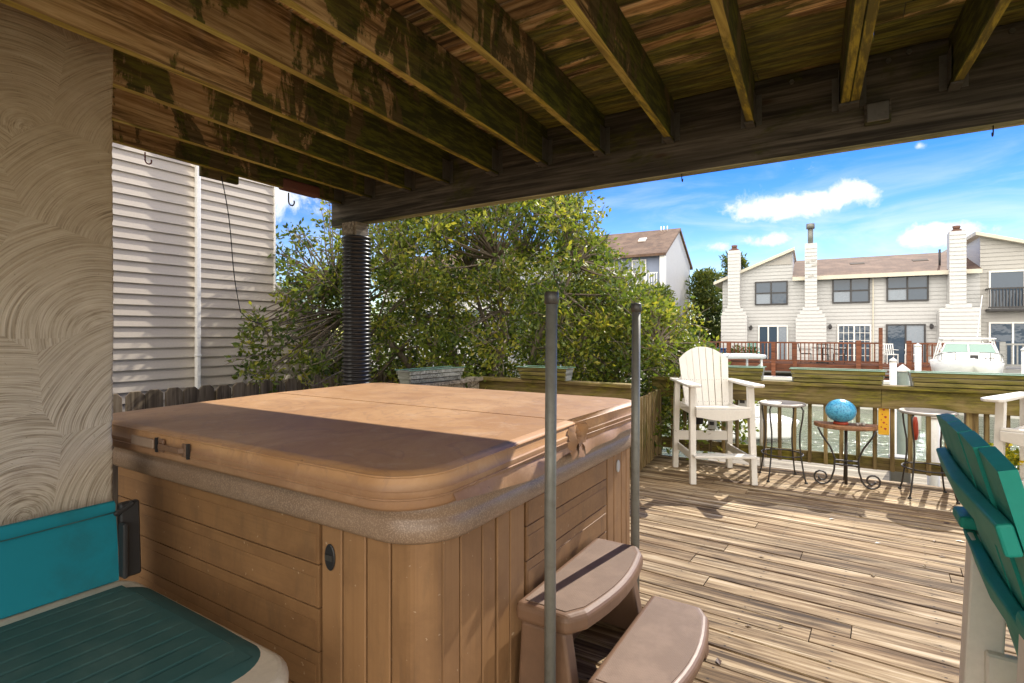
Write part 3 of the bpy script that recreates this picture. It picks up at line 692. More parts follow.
b = MB(); b.span(-1.592, -1.558, 1.279, 1.2835, .635, .655); b.build('vent_latch', 'galvdark', vent)
b = MB(); b.prism([(.03*math.cos(a), .045*math.sin(a)) for a in np.linspace(0, 2*math.pi, 16, False)], -1.1295, -1.122, lambda a, c, q: (q, 2.96+a*.8, .68+c*.8)); b.build('vent', 'greyplastic', t, .003)
# lip: a rolled acrylic flange
b = MB(); rings = [(0, .775), (.030, .777), (.037, .785), (.039, .80), (.037, .835), (.030, .846), (.027, .856), (.029, .866), (.029, .895), (.018, .912), (-.02, .922), (-.4, .92)]
n = None; vs = []
for ins, z in rings:
    p = rrect(-3.31-ins, -1.115+ins, 1.275-ins, 3.215+ins, max(.03, .17+ins), 8); n = len(p); vs += [(x, y, z) for x, y in p]
b.add(vs, [(i*n+j, i*n+(j+1) % n, (i+1)*n+(j+1) % n, (i+1)*n+j) for i in range(len(rings)-1) for j in range(n)]+[tuple(range(n))], .5, True); b.build('shell_lip', 'lip', t)
def cover_half(y0, y1, front):
    prof = [(-.035, .924), (-.006, .927), (0, .938), (-.001, .958), (.004, .963), (.004, .985), (-.002, .990), (-.003, 1.012), (-.006, 1.028), (-.014, 1.037), (-.05, 1.041)]
    vs = []
    for ins, z in prof:
        cor = (0, 0, 1, 1) if front else (1, 1, 0, 0); rad = max(.03, .2+ins)
        p = rrect(-3.35-ins, -1.055+ins, (y0-ins) if front else y0+max(-.012, -abs(ins)*.2) , y1 if front else y1+ins, rad, 8, cor)
        k = len(p); vs += [(x, y, z-(.010*max(0., (2.24-y)) if front else .004*max(0., y-2.26))+.006*math.sin(x*3.1+y*2)) for x, y in p]
    m2 = len(prof); mb = MB()
    for r0, r1 in ((0, 3), (3, 5), (5, 8), (8, 11)):      # separate bands keep the seams crisp
        q = vs[r0*k:(r1+1 if r1 < m2-1 else m2)*k]; nr = len(q)//k
        mb.add(q, [(i*k+j, i*k+(j+1) % k, (i+1)*k+(j+1) % k, (i+1)*k+j) for i in range(nr-1) for j in range(k)], .5, True)
    mb.add(vs[(m2-1)*k:], [tuple(range(k))], .5, False); mb.add(vs[:k], [tuple(range(k))], .5, False)
    ring = vs[8*k:9*k]; ring2 = vs[4*k:5*k]
    mb.tube([Vector(p)+Vector((0, 0, .002)) for p in ring]+[Vector(ring[0])+Vector((0, 0, .002))], .0045, 6); mb.tube(list(ring2)+[ring2[0]], .0035, 6)
    return mb.build('cover_half', 'cover', t)
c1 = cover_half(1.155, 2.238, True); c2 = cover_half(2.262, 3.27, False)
b = MB(); b.span(-3.33, -1.08, 2.236, 2.264, 1.0, 1.026); b.build('fold_hinge', 'blackmat', t)
b = MB(); b.span(-2.735, -2.535, 1.1405, 1.1485, .951, .992); b.build('badge', 'patch', c1, .003)
b = MB(); b.span(-2.49, -2.45, 1.140, 1.150, .945, 1.0); b.span(-2.30, -2.27, 1.140, 1.150, .945, 1.0); b.bar((-2.46, 1.128, .972), (-2.29, 1.128, .972), .008, .024); b.bar((-2.47, 1.143, .972), (-2.455, 1.126, .972), .006, .024); b.bar((-2.295, 1.126, .972), (-2.28, 1.143, .972), .006, .024); b.build('handle', 'step', c1, .003)
b = MB(); b.span(-2.262, -2.25, 1.139, 1.149, .94, 1.002); b.span(-2.515, -2.505, 1.139, 1.149, .94, 1.002); b.build('strap', 'blackmat', c1)
b = MB()      # loose skirt and flaps hanging at the fold
for k in range(2):
    ys = np.linspace(1.34+k*.96, 2.22+k*.80, 15); vs = []
    for j, y in enumerate(ys):
        s = math.sin(j*.9+k*2)*.007; dr = (.004+.04*math.sin(math.pi*j/14)**2) if k == 0 else .01+.028*(14-j)/14
        vs += [(-1.056, y, .945), (-1.045+s, y, .925), (-1.040+s*1.5, y, .925-dr)]
    b.add(vs, [(3*j+a, 3*j+3+a, 3*j+4+a, 3*j+1+a) for j in range(14) for a in (0, 1)], .5, True)
b.build('skirt', 'cover', c1)
for y, s in ((2.205, -1), (2.295, 1)):
    b = MB(); vs = []
    for j in range(9):
        a = j/8; y2 = y+s*.05*math.sin(a*4)*.4; vs += [(-1.054-.01*math.sin(a*5), y2-.035, 1.03-a*.15), (-1.035+.014*math.sin(a*6+s), y2, 1.03-a*.15), (-1.05, y2+.035, 1.03-a*.14)]
    b.add(vs, [(3*j+k, 3*j+k+1, 3*j+k+4, 3*j+k+3) for j in range(8) for k in (0, 1)], .5, True); b.build('flap', 'cover', c2)

# steps
t = thing('spa_steps', 'two tier brown plastic spa steps against the tub side', 'steps', (0, 0, 0))
def bow(x0, x1, y0, y1, bo, n=10, rad=.03):
    p = [(x0, y1), (x0, y0)]
    for i in range(n+1):
        a = i/n; p.append((x1+bo*math.sin(a*math.pi)-(.03 if i in (0, n) else 0), y0+(y1-y0)*a))
    return p
def tier(x0, x1, y0, y1, z, bo, th):
    top = MB(); top.prism(bow(x0, x1, y0, y1, bo), z-th, z, UP); o = top.build('step_top', 'step', t, .024, 4, False)
    tr = MB(); tr.prism(bow(x0+.03, x1-.025, y0+.035, y1-.035, bo*.95), z+.0005, z+.003, UP); tr.build('tread_mat', 'tread', o)
    sk = MB(); sx = x1-.05
    for y, s in ((y0, 1), (y1, -1)):
        sk.prism([(x0+.01, 0), (sx+.055, 0), (sx+.05, .05), (sx, z-th), (x0+.02, z-th)], 0, .07, lambda a, c, q: (a, y+s*(.02+q-.02*(1-c/z)), c))
    sk.span(x0+.005, x0+.03, y0+.05, y1-.05, .02, z-th)
    if z < .3: sk.prism(bow(x0+.05, x1-.03, y0+.06, y1-.06, bo), z-th-.02, z-th, UP)
    sk.build('side_legs', 'step', t, .012, 3)
tier(-1.105, -.845, 1.785, 2.585, .40, .055, .075)
tier(-.80, -.535, 1.77, 2.545, .20, .055, .06)

# hand rail posts
def conduit(x, y, h, label):
    t = thing('steel_pole', label, 'pole', (x, y, 0), 0, 'steel poles beside the spa steps')
    b = MB(); b.tube([(0, 0, 0), (0, 0, h*.5), (.006, 0, h-.04)], .0215, 14); b.build('shaft', 'galv', t)
    b = MB(); b.lathe([(.0225, h-.045), (.0265, h-.042), (.0265, h-.004), (.022, h), (.0, h+.002)], 14, (.006, 0, 0)); b.build('cap', 'galvdark', t)
    b = MB(); b.lathe([(.038, 0.001), (.038, .006), (.03, .008), (.028, .03), (.0225, .031)], 14); b.build('base_flange', 'galvdark', t)
conduit(-.92, 1.735, 1.60, 'grey steel pole in front of the spa steps, nearer and thicker of the pair')
conduit(-.91, 2.63, 1.60, 'grey steel pole just past the spa steps, farther of the pair')

# ------------------------------------------------------------------ teal bench seat
t = thing('bench_seat', 'low seat with dark teal ribbed cushion, cream shell and teal canvas back', 'seat', (.04, 0, .02))
b = MB(); b.prism(rrect(-2.60, -1.40, -.35, 1.045, .16, 8), .36, .435, UP); b.build('seat_shell', 'cream_shell', t, .03, 4)
cu = MB()
prof = [(.0, .436), (.012, .441), (.03, .448), (.06, .452)]
vs = []
pp = None
for ins, z in prof:
    p = rrect(-2.455+ins*.5, -1.505-ins*1.2, -.30+ins, 1.025-ins, .12, 8); pp = len(p); vs += [(x, y, z-.02*max(0., (x+1.9))**2*3) for x, y in p]
cu.add(vs, [(i*pp+j, i*pp+(j+1) % pp, (i+1)*pp+(j+1) % pp, (i+1)*pp+j) for i in range(3) for j in range(pp)], .5, True)
# top surface with grooves running towards the far edge
X = np.linspace(-2.43, -1.577, 520); gro = [-2.385+.0735*i for i in range(11)]
o0 = []; 
Y = [-.24, .6, .83, .885, .925, .965]
for x in X:
    dmin = min(abs(x-gx) for gx in gro); gd = .028*min(1., max(0., (.0075-dmin)/.0025))
    for k, y in enumerate(Y):
        o0.append((x, y, .452-.02*max(0., x+1.9)**2*3-(gd if k < 3 else gd*.4 if k == 3 else 0)-(0. if k < 5 else .001)))
ny = len(Y); cu.add(o0, [(i*ny+j, (i+1)*ny+j, (i+1)*ny+j+1, i*ny+j+1) for i in range(len(X)-1) for j in range(ny-1)], .5, True)
cu.build('seat_cushion', 'cushion', t)
b = MB(); vs = []      # canvas back, sagging between two uprights
ys = np.linspace(-.4, .99, 24)
for y in ys:
    sg = .02*math.sin((y+.4)/1.39*math.pi)
    for (dx, z) in ((.02, .44), (.012, .56), (-.004, .68), (-.012, .715), (-.010, .742), (-.024, .752), (-.040, .742), (-.040, .70), (-.02, .56), (-.01, .44)):
        vs.append((-2.535+dx-sg*.6, y, z-sg*.4*(z-.44)))
b.add(vs, [(i*10+j, (i+1)*10+j, (i+1)*10+j+1, i*10+j+1) for i in range(23) for j in range(9)], .5, True); b.add([vs[i+230] for i in range(10)], [tuple(range(10))], .5); cb = b.build('canvas_back', 'sling', t)
b = MB(); b.tube([(-2.529-.012*math.sin((y+.4)/1.39*math.pi), y, .712-.010*math.sin((y+.4)/1.39*math.pi)) for y in np.linspace(-.4, .985, 24)], .0025, 5); b.build('hem_stitching', 'cushion', cb)
b = MB(); b.box((-2.535, 1.035, .59), (.035, .07, .30), Matrix.Rotation(-.06, 3, 'Y')); b.bar((-2.53, .98, .70), (-2.53, 1.05, .735), .02, .02); b.box((-2.50, 1.0, .56), (.05, .02, .22)); b.build('back_upright', 'blackmat', t, .006)
for x, y in ((-2.5, .92), (-1.55, .92), (-2.5, -.22), (-1.55, -.22)):
    b = MB(); b.span(x-.04, x+.04, y-.04, y+.04, -.016, .37); b.build('leg', 'cream_shell', t, .01)

# ------------------------------------------------------------------ tall adirondack chairs
def bar_chair(label, loc, rz, body, frame, sx=.275, ai=.225, ao=.355, lift=0., bl=.665, arch=1., ns=7, pb=.064, pt=.0745, rl=.30, ar=.39, rails=(.30, .07), rd=.062, cv=.03):
    t = thing('adirondack_chair', label, 'chair', loc, rz, 'tall adirondack deck chairs')
    for s in (-1, 1):
        b = MB(); b.bar((s*(sx+.012), -.33, 0), (s*sx, -.27, .93+lift), .055, .06, (0, 1, 0)); b.build('leg', frame, t, .005, 2)
        b = MB(); b.bar((s*(sx+.012), rl+.04, 0), (s*sx, rl, .93+lift), .055, .06, (0, 1, 0)); b.build('leg', frame, t, .005, 2)
    # arms
    for s in (-1, 1):
        b = MB(); xi, xo = s*ai, s*ao
        b.prism([(xi, -.40), (xi+s*.02, -.44), (xo-s*.02, -.44), (xo+s*.008, -.40), (xo, -.15), (s*(ao-.02), ar), (s*(ai+.02), ar), (xi, -.1)], .937+lift, .963+lift, UP); b.build('armrest', body, t, .008, 2)
        b = MB(); b.span(*sorted((s*(sx-.023), s*(sx-.047))), -.30, rl+.01, .64+lift, .715+lift); b.build('seat_rail', frame, t, .004)
        b = MB(); b.bar((s*(sx-.015), -.30, .235), (s*(sx-.015), .32, .235), .022, .075); b.build('side_stretcher', frame, t, .004)
    # seat slats and curved apron
    b = MB()
    for i in range(6):
        y = -.30+i*.094; b.box((0, y, .728-.010*i+lift), (2*sx-.03, .088, .022), Matrix.Rotation(-.10, 3, 'X'))
    b.build('seat', body, t, .005, 2)
    b = MB(); b.prism([(.015-sx, .72+lift), (sx-.015, .72+lift), (sx-.015, .645+lift)]+[((.2-.04*i)*sx/.275, .637+lift-.028*math.sin(math.pi*i/10)) for i in range(11)]+[(.015-sx, .645+lift)], -.362, -.340, lambda a, c, q: (a, q, c)); b.build('apron', body, t, .004)
    b = MB(); b.span(-sx-.015, sx+.015, -.41, -.28, .262, .287); b.build('footrest', body, t, .006, 2)
    b = MB(); b.span(-sx+.005, sx-.005, .305, .329, .30, .40); b.build('rear_stretcher', frame, t, .004)
    # reclined fan of seven slats
    th = R(15); y0, z0 = .185, .66+lift; hf = (ns-1)/2; W = hf*pt+pt/2
    P = lambda a, u, q: (a, y0+u*math.sin(th)+q*math.cos(th)+.35*a*a*-1.*0, z0+u*math.cos(th)-q*math.sin(th))
    H = lambda x: bl-arch*(2.05*x*x if abs(x) < .2 else 2.05*.04+(abs(x)-.2)*1.0)
    for i in range(ns):
        k = i-hf; xb, xt = k*pb, k*pt; wb, wt = pb/2-.0025, pt/2-.0028
        top = [(xt+wt-2*wt*j/4, H(xt+wt-2*wt*j/4)) for j in range(5)]
        q0 = -cv*(abs(k)/hf)**2
        b = MB(); b.prism([(xb-wb, 0), (xb+wb, 0)]+top, q0, q0+.021, P)
        for uu in (rails[0], rails[1]):
            xx = xb+(xt-xb)*uu/bl
            for dx in (-.012, .012): b.prism([(xx+dx+.0035*math.cos(a), uu+.0035*math.sin(a)) for a in np.linspace(0, 6.283, 7, False)], q0-.0012, q0-.0002, P, None, 1)
        b.build('back_slat', [body, 'galvdark'], t, .004, 2)
    for u, hw, m in ((rails[0], W*.97, body), (rails[1], W*.91, body)):
        b = MB(); n = 12; f = lambda x: -cv*(min(abs(x), W*.88)/(W*.86))**2
        pts = [(-hw+2*hw*j/n, f(-hw+2*hw*j/n)+.022) for j in range(n+1)]+[(hw-2*hw*j/n, rd-.010*abs(1-2*j/n)) for j in range(n+1)]
        b.prism(pts, u-(.034 if rd > .06 else .022), u+(.034 if rd > .06 else .022), lambda a, c, q: P(a, q, c)); b.build('back_rail', body, t, .004, 2)
    return t
bar_chair('white adirondack bar chair beside the slat railing, left of the stools', (-1.17, 5.72, 0), R(29), 'poly', 'poly')
bar_chair('white adirondack bar chair behind the teal one, by the yellow flowers', (1.35, 5.54, 0), R(-25), 'poly', 'poly')
bar_chair('teal adirondack bar chair with white legs in the right foreground', (.505, 1.24, 0), R(90), 'teal', 'poly', .205, .20, .335, .10, .545, .10, 5, .108, .118, .262, .305, (.435, .265), .046, .006)

# ------------------------------------------------------------------ bar stools, table, ball
def stool(label, loc, rz):
    t = thing('bar_stool', label, 'stool', loc, rz, 'wire bar stools by the railing')
    b = MB(); b.lathe([(.0, .738), (.19, .738), (.205, .732), (.215, .742), (.21, .756), (.195, .758), (.188, .748), (0., .748)], 28); b.build('seat', 'tray', t)
    for a in (45, 135, 225, 315):
        ca, sa = math.cos(R(a)), math.sin(R(a)); b = MB()
        b.tube([(ca*q, sa*q, z) for q, z in ((.19, .735), (.213, .70), (.205, .62), (.18, .48), (.178, .36), (.195, .22), (.222, .06), (.24, .008))], .0075, 7); o = b.build('leg', 'iron', t)
        b = MB(); b.lathe([(.0, .0), (.016, 0), (.014, .014), (0, .016)], 8, (ca*.24, sa*.24, 0)); b.build('foot', 'blackmat', o)
    b = MB(); b.tube([(.188*math.cos(a), .188*math.sin(a), .25) for a in np.linspace(0, 2*math.pi, 33)], .0065, 6); b.build('foot_ring', 'iron', t)
stool('black wire bar stool between the white chair and the blue ball table', (-.555, 5.98, 0), R(20))
stool('black wire bar stool partly hidden behind the teal chair', (.605, 6.02, 0), R(8))
t = thing('side_table', 'half round wooden side table with scrolled black iron legs', 'table', (-.01, 5.99, 0), R(5))
b = MB(); b.prism([(-.265, .12), (.265, .12)]+[(.265*math.cos(a), .10-.24*math.sin(a)) for a in np.linspace(.0, math.pi, 14)], .545, .585, UP); b.build('tabletop', 'tabletop', t, .008, 2)
b = MB(); b.tube([(0, .03, .01), (0, .03, .545)], .014, 8); b.build('centre_post', 'iron', t)
def scroll(s, y):
    pts = [(s*.235, y, .545), (s*.20, y, .47), (s*.13, y, .36), (s*.095, y, .26), (s*.10, y, .15), (s*.125, y, .06)]
    cx, cz = s*.205, .075
    for i in range(19):
        a = math.pi+.35+i*.5; q = .078-.0030*i; pts.append((cx+s*q*math.cos(a), y, cz+q*math.sin(a)))
    return pts
for s in (-1, 1):
    b = MB(); b.tube(scroll(s, -.02), .0085, 7); b.build('scroll_leg', 'iron', t)
b = MB(); b.bar((-.10, .0, .20), (.10, .0, .20), .02, .012); b.bar((-.098, .0, .24), (.098, .0, .24), .02, .012); b.tube([(0, .03, .3), (0, .16, .16), (0, .2, .01)], .0085, 6); b.build('brace', 'iron', t)
b = MB(); n = 14; b.lathe([(.128*math.sin(math.pi*i/n)+.0005, -.11*math.cos(math.pi*i/n)) for i in range(n+1)], 26); o = b.build('gazing_ball', 'ball'); o.location = (-.055, 5.98, .585+.02+.107); tag(o, 'bright blue crackled egg shaped ball on the side table', 'ball')
b = MB(); b.lathe([(.02, 0), (.062, 0), (.066, .012), (.052, .026), (.03, .018)], 16); o = b.build('ball_stand', 'red'); o.location = (-.055, 5.98, .5865); tag(o, 'low red ring stand holding the blue ball', 'stand')
b = MB()
for i in range(7): b.box((random.uniform(-.045, .045), random.uniform(-.03, .03), .012+random.uniform(0, .012)), (.025, .02, .02), Matrix.Rotation(random.uniform(0, 3), 3, 'Z'))
o = b.build('shell_trinket', 'tray', None, .004); o.location = (.10, 5.95, .587); tag(o, 'small dark trinket right of the blue ball on the table', 'trinket')
t = thing('wooden_sign', 'narrow yellow sign with red marks hung on the railing', 'sign', (.30, 6.385, 0))
b = MB(); b.prism(rrect(-.044, .044, .455, .765, .012, 3), -.012, 0, lambda a, c, q: (a, q, c)); b.build('board', 'yellow', t, .002)
b = MB()
for x, z, q in ((0, .70, .010), (-.012, .655, .006), (.014, .63, .011), (-.02, .60, .005), (.0, .575, .010), (-.02, .53, .007), (.012, .515, .011), (.0, .735, .005), (.022, .56, .005)):
    b.prism([(x+q*math.cos(a)*(1+.25*math.sin(3*a)), z+q*math.sin(a)) for a in np.linspace(0, 2*math.pi, 9, False)], -.0145, -.0125, lambda a, c, qq: (a, qq, c))
b.build('painted_marks', 'red', t)

# bits and pieces along the rail
b = MB(); b.tube([(0, 0, .03), (0, 0, .80)], .024, 10); b.lathe([(.03, .76), (.03, .80), (.0, .81)], 10); o = b.build('standpipe', 'pvc'); o.location = (-.80, 6.49, -.05); tag(o, 'white plastic pipe standing outside the rail beside the white chair', 'pipe')
for nm, px, pz, lab in (('outlet_box', -1.30, .42, 'grey outlet box low on a baluster behind the white chair'), ('outlet_box', -.98, .69, 'small grey switch box under the rail by the white chair arm')):
    t = thing(nm, lab, 'outlet box', (px, 6.335, pz)); b = MB(); b.span(-.045, .045, 0, .04, -.06, .06); b.build('body', 'greyplastic', t, .008, 2); b = MB(); b.span(-.025, .025, -.004, -.0005, -.01, .03); b.build('cover', 'blackmat', t)
t = thing('hanging_pot', 'black flower pot hanging on the rail behind the white chair', 'pot', (-1.42, 6.18, .44)); b = MB(); b.lathe([(.0, 0), (.055, 0), (.08, .16), (.086, .165), (.086, .185), (.075, .185), (.07, .15), (.0, .15)], 14); b.build('pot', 'blackmat', t); b = MB(); b.tube([(0, .08, .18), (0, .09, .26), (0, .06, .285)], .004, 5); b.build('hanger', 'iron', t)

# ------------------------------------------------------------------ foliage tools
def leaf_mesh(name, clumps, size, m, parent=None, aspect=.45, droop=.2, seed=1):
    """many small pointed leaves in loose clumps: (centre, radius, number, tone)"""
    rg = np.random.default_rng(seed); N = sum(c[2] for c in clumps)
    cen = np.repeat(np.array([c[0] for c in clumps]), [c[2] for c in clumps], axis=0); rad = np.repeat([c[1] for c in clumps], [c[2] for c in clumps]); tone = np.repeat([c[3] for c in clumps], [c[2] for c in clumps])
    d = rg.normal(size=(N, 3)); d /= np.linalg.norm(d, axis=1)[:, None]
    p = cen+d*(rad*rg.random(N)**.55)[:, None]*np.array([1., 1., .8])
    ax = d*.7+rg.normal(size=(N, 3))*.6+np.array([0, 0, .25-droop]); ax /= np.linalg.norm(ax, axis=1)[:, None]
    sd_ = np.cross(ax, rg.normal(size=(N, 3))+np.array([0, 0, .8])); sd_ /= np.linalg.norm(sd_, axis=1)[:, None]
    nn = np.cross(ax, sd_); L = size*(.6+.8*rg.random(N))[:, None]; W = L*aspect
    v = np.stack([p, p+ax*L*.5+sd_*W*.5+nn*W*.18, p+ax*L, p+ax*L*.5-sd_*W*.5+nn*W*.18], axis=1).reshape(-1, 3)
    me = bpy.data.meshes.new(name); f = np.arange(4*N).reshape(-1, 4)
    me.from_pydata(v.tolist(), [], f.tolist()); a = me.attributes.new('rnd', 'FLOAT', 'FACE'); a.data.foreach_set('value', np.clip(tone+rg.normal(size=N)*.2, 0, 1).astype(np.float32))
    me.materials.append(M[m]); return link(name, me, parent)
rv, fv = Vector((math.cos(R(32)), math.sin(R(32)), 0)), Vector((-math.sin(R(32)), math.cos(R(32)), 0))
def bez(p0, p1, p2, n): return [(p0*(1-t)**2+p1*2*t*(1-t)+p2*t*t) for t in np.linspace(0, 1, n)]
# ------------------------------------------------------------------ the big shrub behind the rail
def big_shrub():
    rg = random.Random(11); base = fv*7.35+rv*(-.45); base.z = -.5
    t = thing('bayberry_shrub', 'large spreading evergreen shrub behind the hot tub railing', 'shrub', tuple(base))
    prof = [(-3.8, 1.35), (-3.1, 2.2), (-2.5, 2.75), (-1.9, 3.05), (-1.3, 3.30), (-.2, 3.38), (.6, 3.36), (.95, 3.2), (1.2, 2.72), (1.5, 2.25), (1.8, 1.9), (2.2, 1.72), (2.5, 1.4), (2.75, .9), (3., .7)]
    H = lambda q: float(np.interp(q, [a for a, _ in prof], [c for _, c in prof]))
    tw = MB(); st = MB(); clumps = []; stems = []
    for i in range(13):
        q = -3.0+5.6*i/12+rg.uniform(-.2, .2); top = H(q)*.72; e = rv*q+fv*(7.35+rg.uniform(-.7, .9))+Vector((0, 0, top))
        s0 = base+rv*rg.uniform(-.35, .35)+fv*rg.uniform(-.25, .25)
        mid = (s0*.55+e*.45)+Vector((0, 0, rg.uniform(.0, .5)))+rv*rg.uniform(-.3, .3)
        pts = bez(s0, mid, e, 9); pts = [p+Vector((rg.uniform(-.05, .05), rg.uniform(-.05, .05), rg.uniform(-.03, .03)))*(1 if 0 < k < 8 else 0) for k, p in enumerate(pts)]
        st.tube([p-base for p in pts], list(np.linspace(.075, .016, 9)), 7); stems.append(pts)
    allp = [p for s in stems for p in s[2:]]
    def clump(c, r, n, tone, bare=False):
        clumps.append((tuple(c-base), r, n, tone))
        a = min(allp, key=lambda p: (p-c).length+.2*rg.random()); m = (a+c)/2+Vector((0, 0, rg.uniform(-.15, .12)))+rv*rg.uniform(-.1, .1)
        tw.tube([p-base for p in bez(a, m, c, 6)], list(np.linspace(.017, .005, 6)), 4, False)
        for k in range(3):
            e = c+Vector((rg.uniform(-1, 1), rg.uniform(-1, 1), rg.uniform(-.5, 1)))*r*1.1; tw.tube([p-base for p in bez(c, (c+e)/2+Vector((0, 0, .03)), e, 4)], list(np.linspace(.006, .002, 4)), 3, False)
    n = 0
    while n < 820:
        q = rg.uniform(-3.75, 2.72); top = H(q)
        if q < -2.2 and rg.random() < .80: continue
        if q > 1.9 and rg.random() < .25: continue
        z = rg.uniform(.25, top); edge = min(1, (top-z)/.8+.25)
        dep = 7.35+rg.uniform(-1.35, 1.35)*edge
        c = rv*q+fv*dep+Vector((0, 0, z))
        hollow = (q-.0)**2/3.2+(z-.95)**2/.5 < 1 and abs(dep-7.35) < 1.0
        if hollow and rg.random() < .25: continue
        clump(c, rg.uniform(.16, .34), rg.randint(60, 110) if q > -2.2 else rg.randint(20, 38), rg.uniform(.25, .85)); n += 1
    for i in range(170):
        q = rg.uniform(-2.1, 1.5); z = rg.uniform(.1, min(2.5, H(q)-.5)); clump(rv*q+fv*rg.uniform(8.3, 9.2)+Vector((0, 0, z)), rg.uniform(.22, .36), 70, rg.uniform(.0, .35))
    for i in range(60):
        q = rg.uniform(-3.25, -2.2); clump(rv*q+fv*rg.uniform(6.7, 7.5)+Vector((0, 0, rg.uniform(.7, 2.5+(q+2.2)*.5))), rg.uniform(.14, .25), rg.randint(35, 60), rg.uniform(.15, .7))
    for i in range(46):
        q = rg.uniform(-3.9, -2.5); z = rg.uniform(.75, 2.75) if q > -3.3 else rg.uniform(.75, 1.9); clump(rv*q+fv*rg.uniform(6.5, 7.1)+Vector((0, 0, z)), rg.uniform(.10, .2), rg.randint(22, 40), rg.uniform(.2, .75))
    for i in range(44):     # sprays reaching out in front of the siding
        d = rg.uniform(5.3, 5.95); k = rg.uniform(-.50, -.35); z = 1.45+rg.uniform(-.62, .72 if k > -.44 else .25); clump(rv*(k*d)+fv*d+Vector((0, 0, z)), rg.uniform(.09, .17), rg.randint(16, 30), rg.uniform(.2, .8))
    for i in range(95):     # loose sprays that break the outline
        q = rg.uniform(-3.5, 2.65); top = H(q); c = rv*q+fv*(7.35+rg.uniform(-.6, .6))+Vector((0, 0, top+rg.uniform(-.1, .22)))
        clump(c, rg.uniform(.10, .17), rg.randint(12, 26), rg.uniform(.4, .9))
    for (q, z, dd) in ((-3.55, 1.02, 6.6), (-3.65, 1.25, 6.5), (-3.35, 1.32, 6.7), (-3.2, .98, 6.5), (-3.45, 1.75, 6.9), (-3.5, 2.0, 6.9), (-3.0, 1.65, 6.6), (-2.9, 2.1, 6.8), (-3.15, 2.35, 7.0), (-2.9, 2.75, 7.0), (-2.6, 2.55, 6.9), (-2.5, 1.45, 6.6), (-2.7, 1.1, 6.5), (-3.85, .88, 6.6), (-2.45, 2.9, 7.)):
        clump(rv*q+fv*dd+Vector((0, 0, z)), .17, 34, rg.uniform(.2, .7))
    st.build('trunk', 'bark', t); tw.build('branches', 'bark', t); leaf_mesh('foliage', clumps, .068, 'leaf', t, .5, .15, 5)
big_shrub()
def pine(label, x, y, z0, h, wd, seed):
    rg = random.Random(seed); t = thing('pine_tree', label, 'tree', (x, y, z0)); b = MB(); b.tube([(0, 0, 0), (.1, 0, h*.5), (0, .1, h*.97)], [.22, .15, .04], 8); b.build('trunk', 'bark', t)
    cl = []
    br = MB()
    for i in range(130):
        u = rg.random(); z = h*(.18+.82*u); r = wd*(1-.72*u)*rg.uniform(.25, 1); a = rg.uniform(0, 6.28); c = (r*math.cos(a), r*math.sin(a), z)
        cl.append((c, rg.uniform(.35, .6), 75, rg.uniform(.25, .8)))
        if i % 3 == 0: br.tube([(0, 0, z-.4), c], [.05, .015], 4, False)
    br.build('branches', 'bark', t); leaf_mesh('crown', cl, .30, 'needle', t, .3, .0, seed)
pine('yellow green pine between the tall brown roofed house and the townhouses', -8.95, 41.5, -.7, 6.6, 2.1, 3)
pine('dark pine standing behind the first townhouse chimney', -7.9, 46.5, -.7, 8.3, 2.2, 9)

pine('broad dark tree glimpsed through the middle of the shrub', -12.5, 28.5, -.7, 5.2, 2.9, 21)
pine('low dark tree glimpsed through the right part of the shrub', -9.3, 29.3, -.7, 4.6, 2.6, 22)
pine('dark tree glimpsed through the shrub above the left planter', -15.5, 27.6, -.7, 5.0, 2.8, 23)
# ------------------------------------------------------------------ far side: row of townhouses
HO, HA = Vector((-.33, 32.8, 0)), R(3)
def courses(u0, u1f, z0, z1, lo=None, m='farside', parent=None, name='wall', ex=.19):
    """lap siding on the local plane y = 0 facing -y; lo(z), u1f(z) bound each course"""
    b = MB(); z = z0
    while z < z1-.01:
        zz = min(z+ex, z1); a0, a1 = lo(z) if lo else u0, lo(zz) if lo else u0; c0, c1 = u1f(z), u1f(zz)
        b.add([(a0, -.035, z), (c0, -.035, z), (c1, -.008, zz), (a1, -.008, zz)], [(0, 1, 2, 3)], None); b.add([(a0, -.035, z), (c0, -.035, z), (c0, -.006, z+.004), (a0, -.006, z+.004)], [(3, 2, 1, 0)], None); z = zz
    return b.build(name, m, parent)
def window(t, u0, u1, z0, z1, frame='darkframe', rows=2, colsn=2, grid=0, door=False, lower='blind'):
    b = MB(); w = .07
    for x in np.linspace(u0, u1, colsn+1): b.span(x-w/2, x+w/2, -.11, -.03, z0-w/2, z1+w/2)
    for z in (np.linspace(z0, z1, rows+1)): b.span(u0, u1, -.105, -.032, z-w/2, z+w/2)
    o = b.build('sliding_door' if door else 'window', frame, t)
    for i in range(colsn):
        a0, a1 = u0+(u1-u0)*i/colsn+w/2, u0+(u1-u0)*(i+1)/colsn-w/2
        for j in range(rows):
            b0, b1 = z0+(z1-z0)*j/rows+w/2, z0+(z1-z0)*(j+1)/rows-w/2
            p = MB(); p.span(a0, a1, -.07, -.05, b0, b1); p.build('pane', lower if (j == 0 and i == 0 and rows > 1) or (rows == 1 and i == colsn-1 and grid == 0) else 'glass', o)
        if grid:
            gbar = MB()
            for k in range(1, 3): gbar.span(a0+(a1-a0)*k/3-.012, a0+(a1-a0)*k/3+.012, -.085, -.072, z0, z1)
            for k in range(1, 5): gbar.span(a0, a1, -.084, -.071, z0+(z1-z0)*k/5-.012, z0+(z1-z0)*k/5+.012)
            gbar.build('glazing_bars', frame, o)
    return o
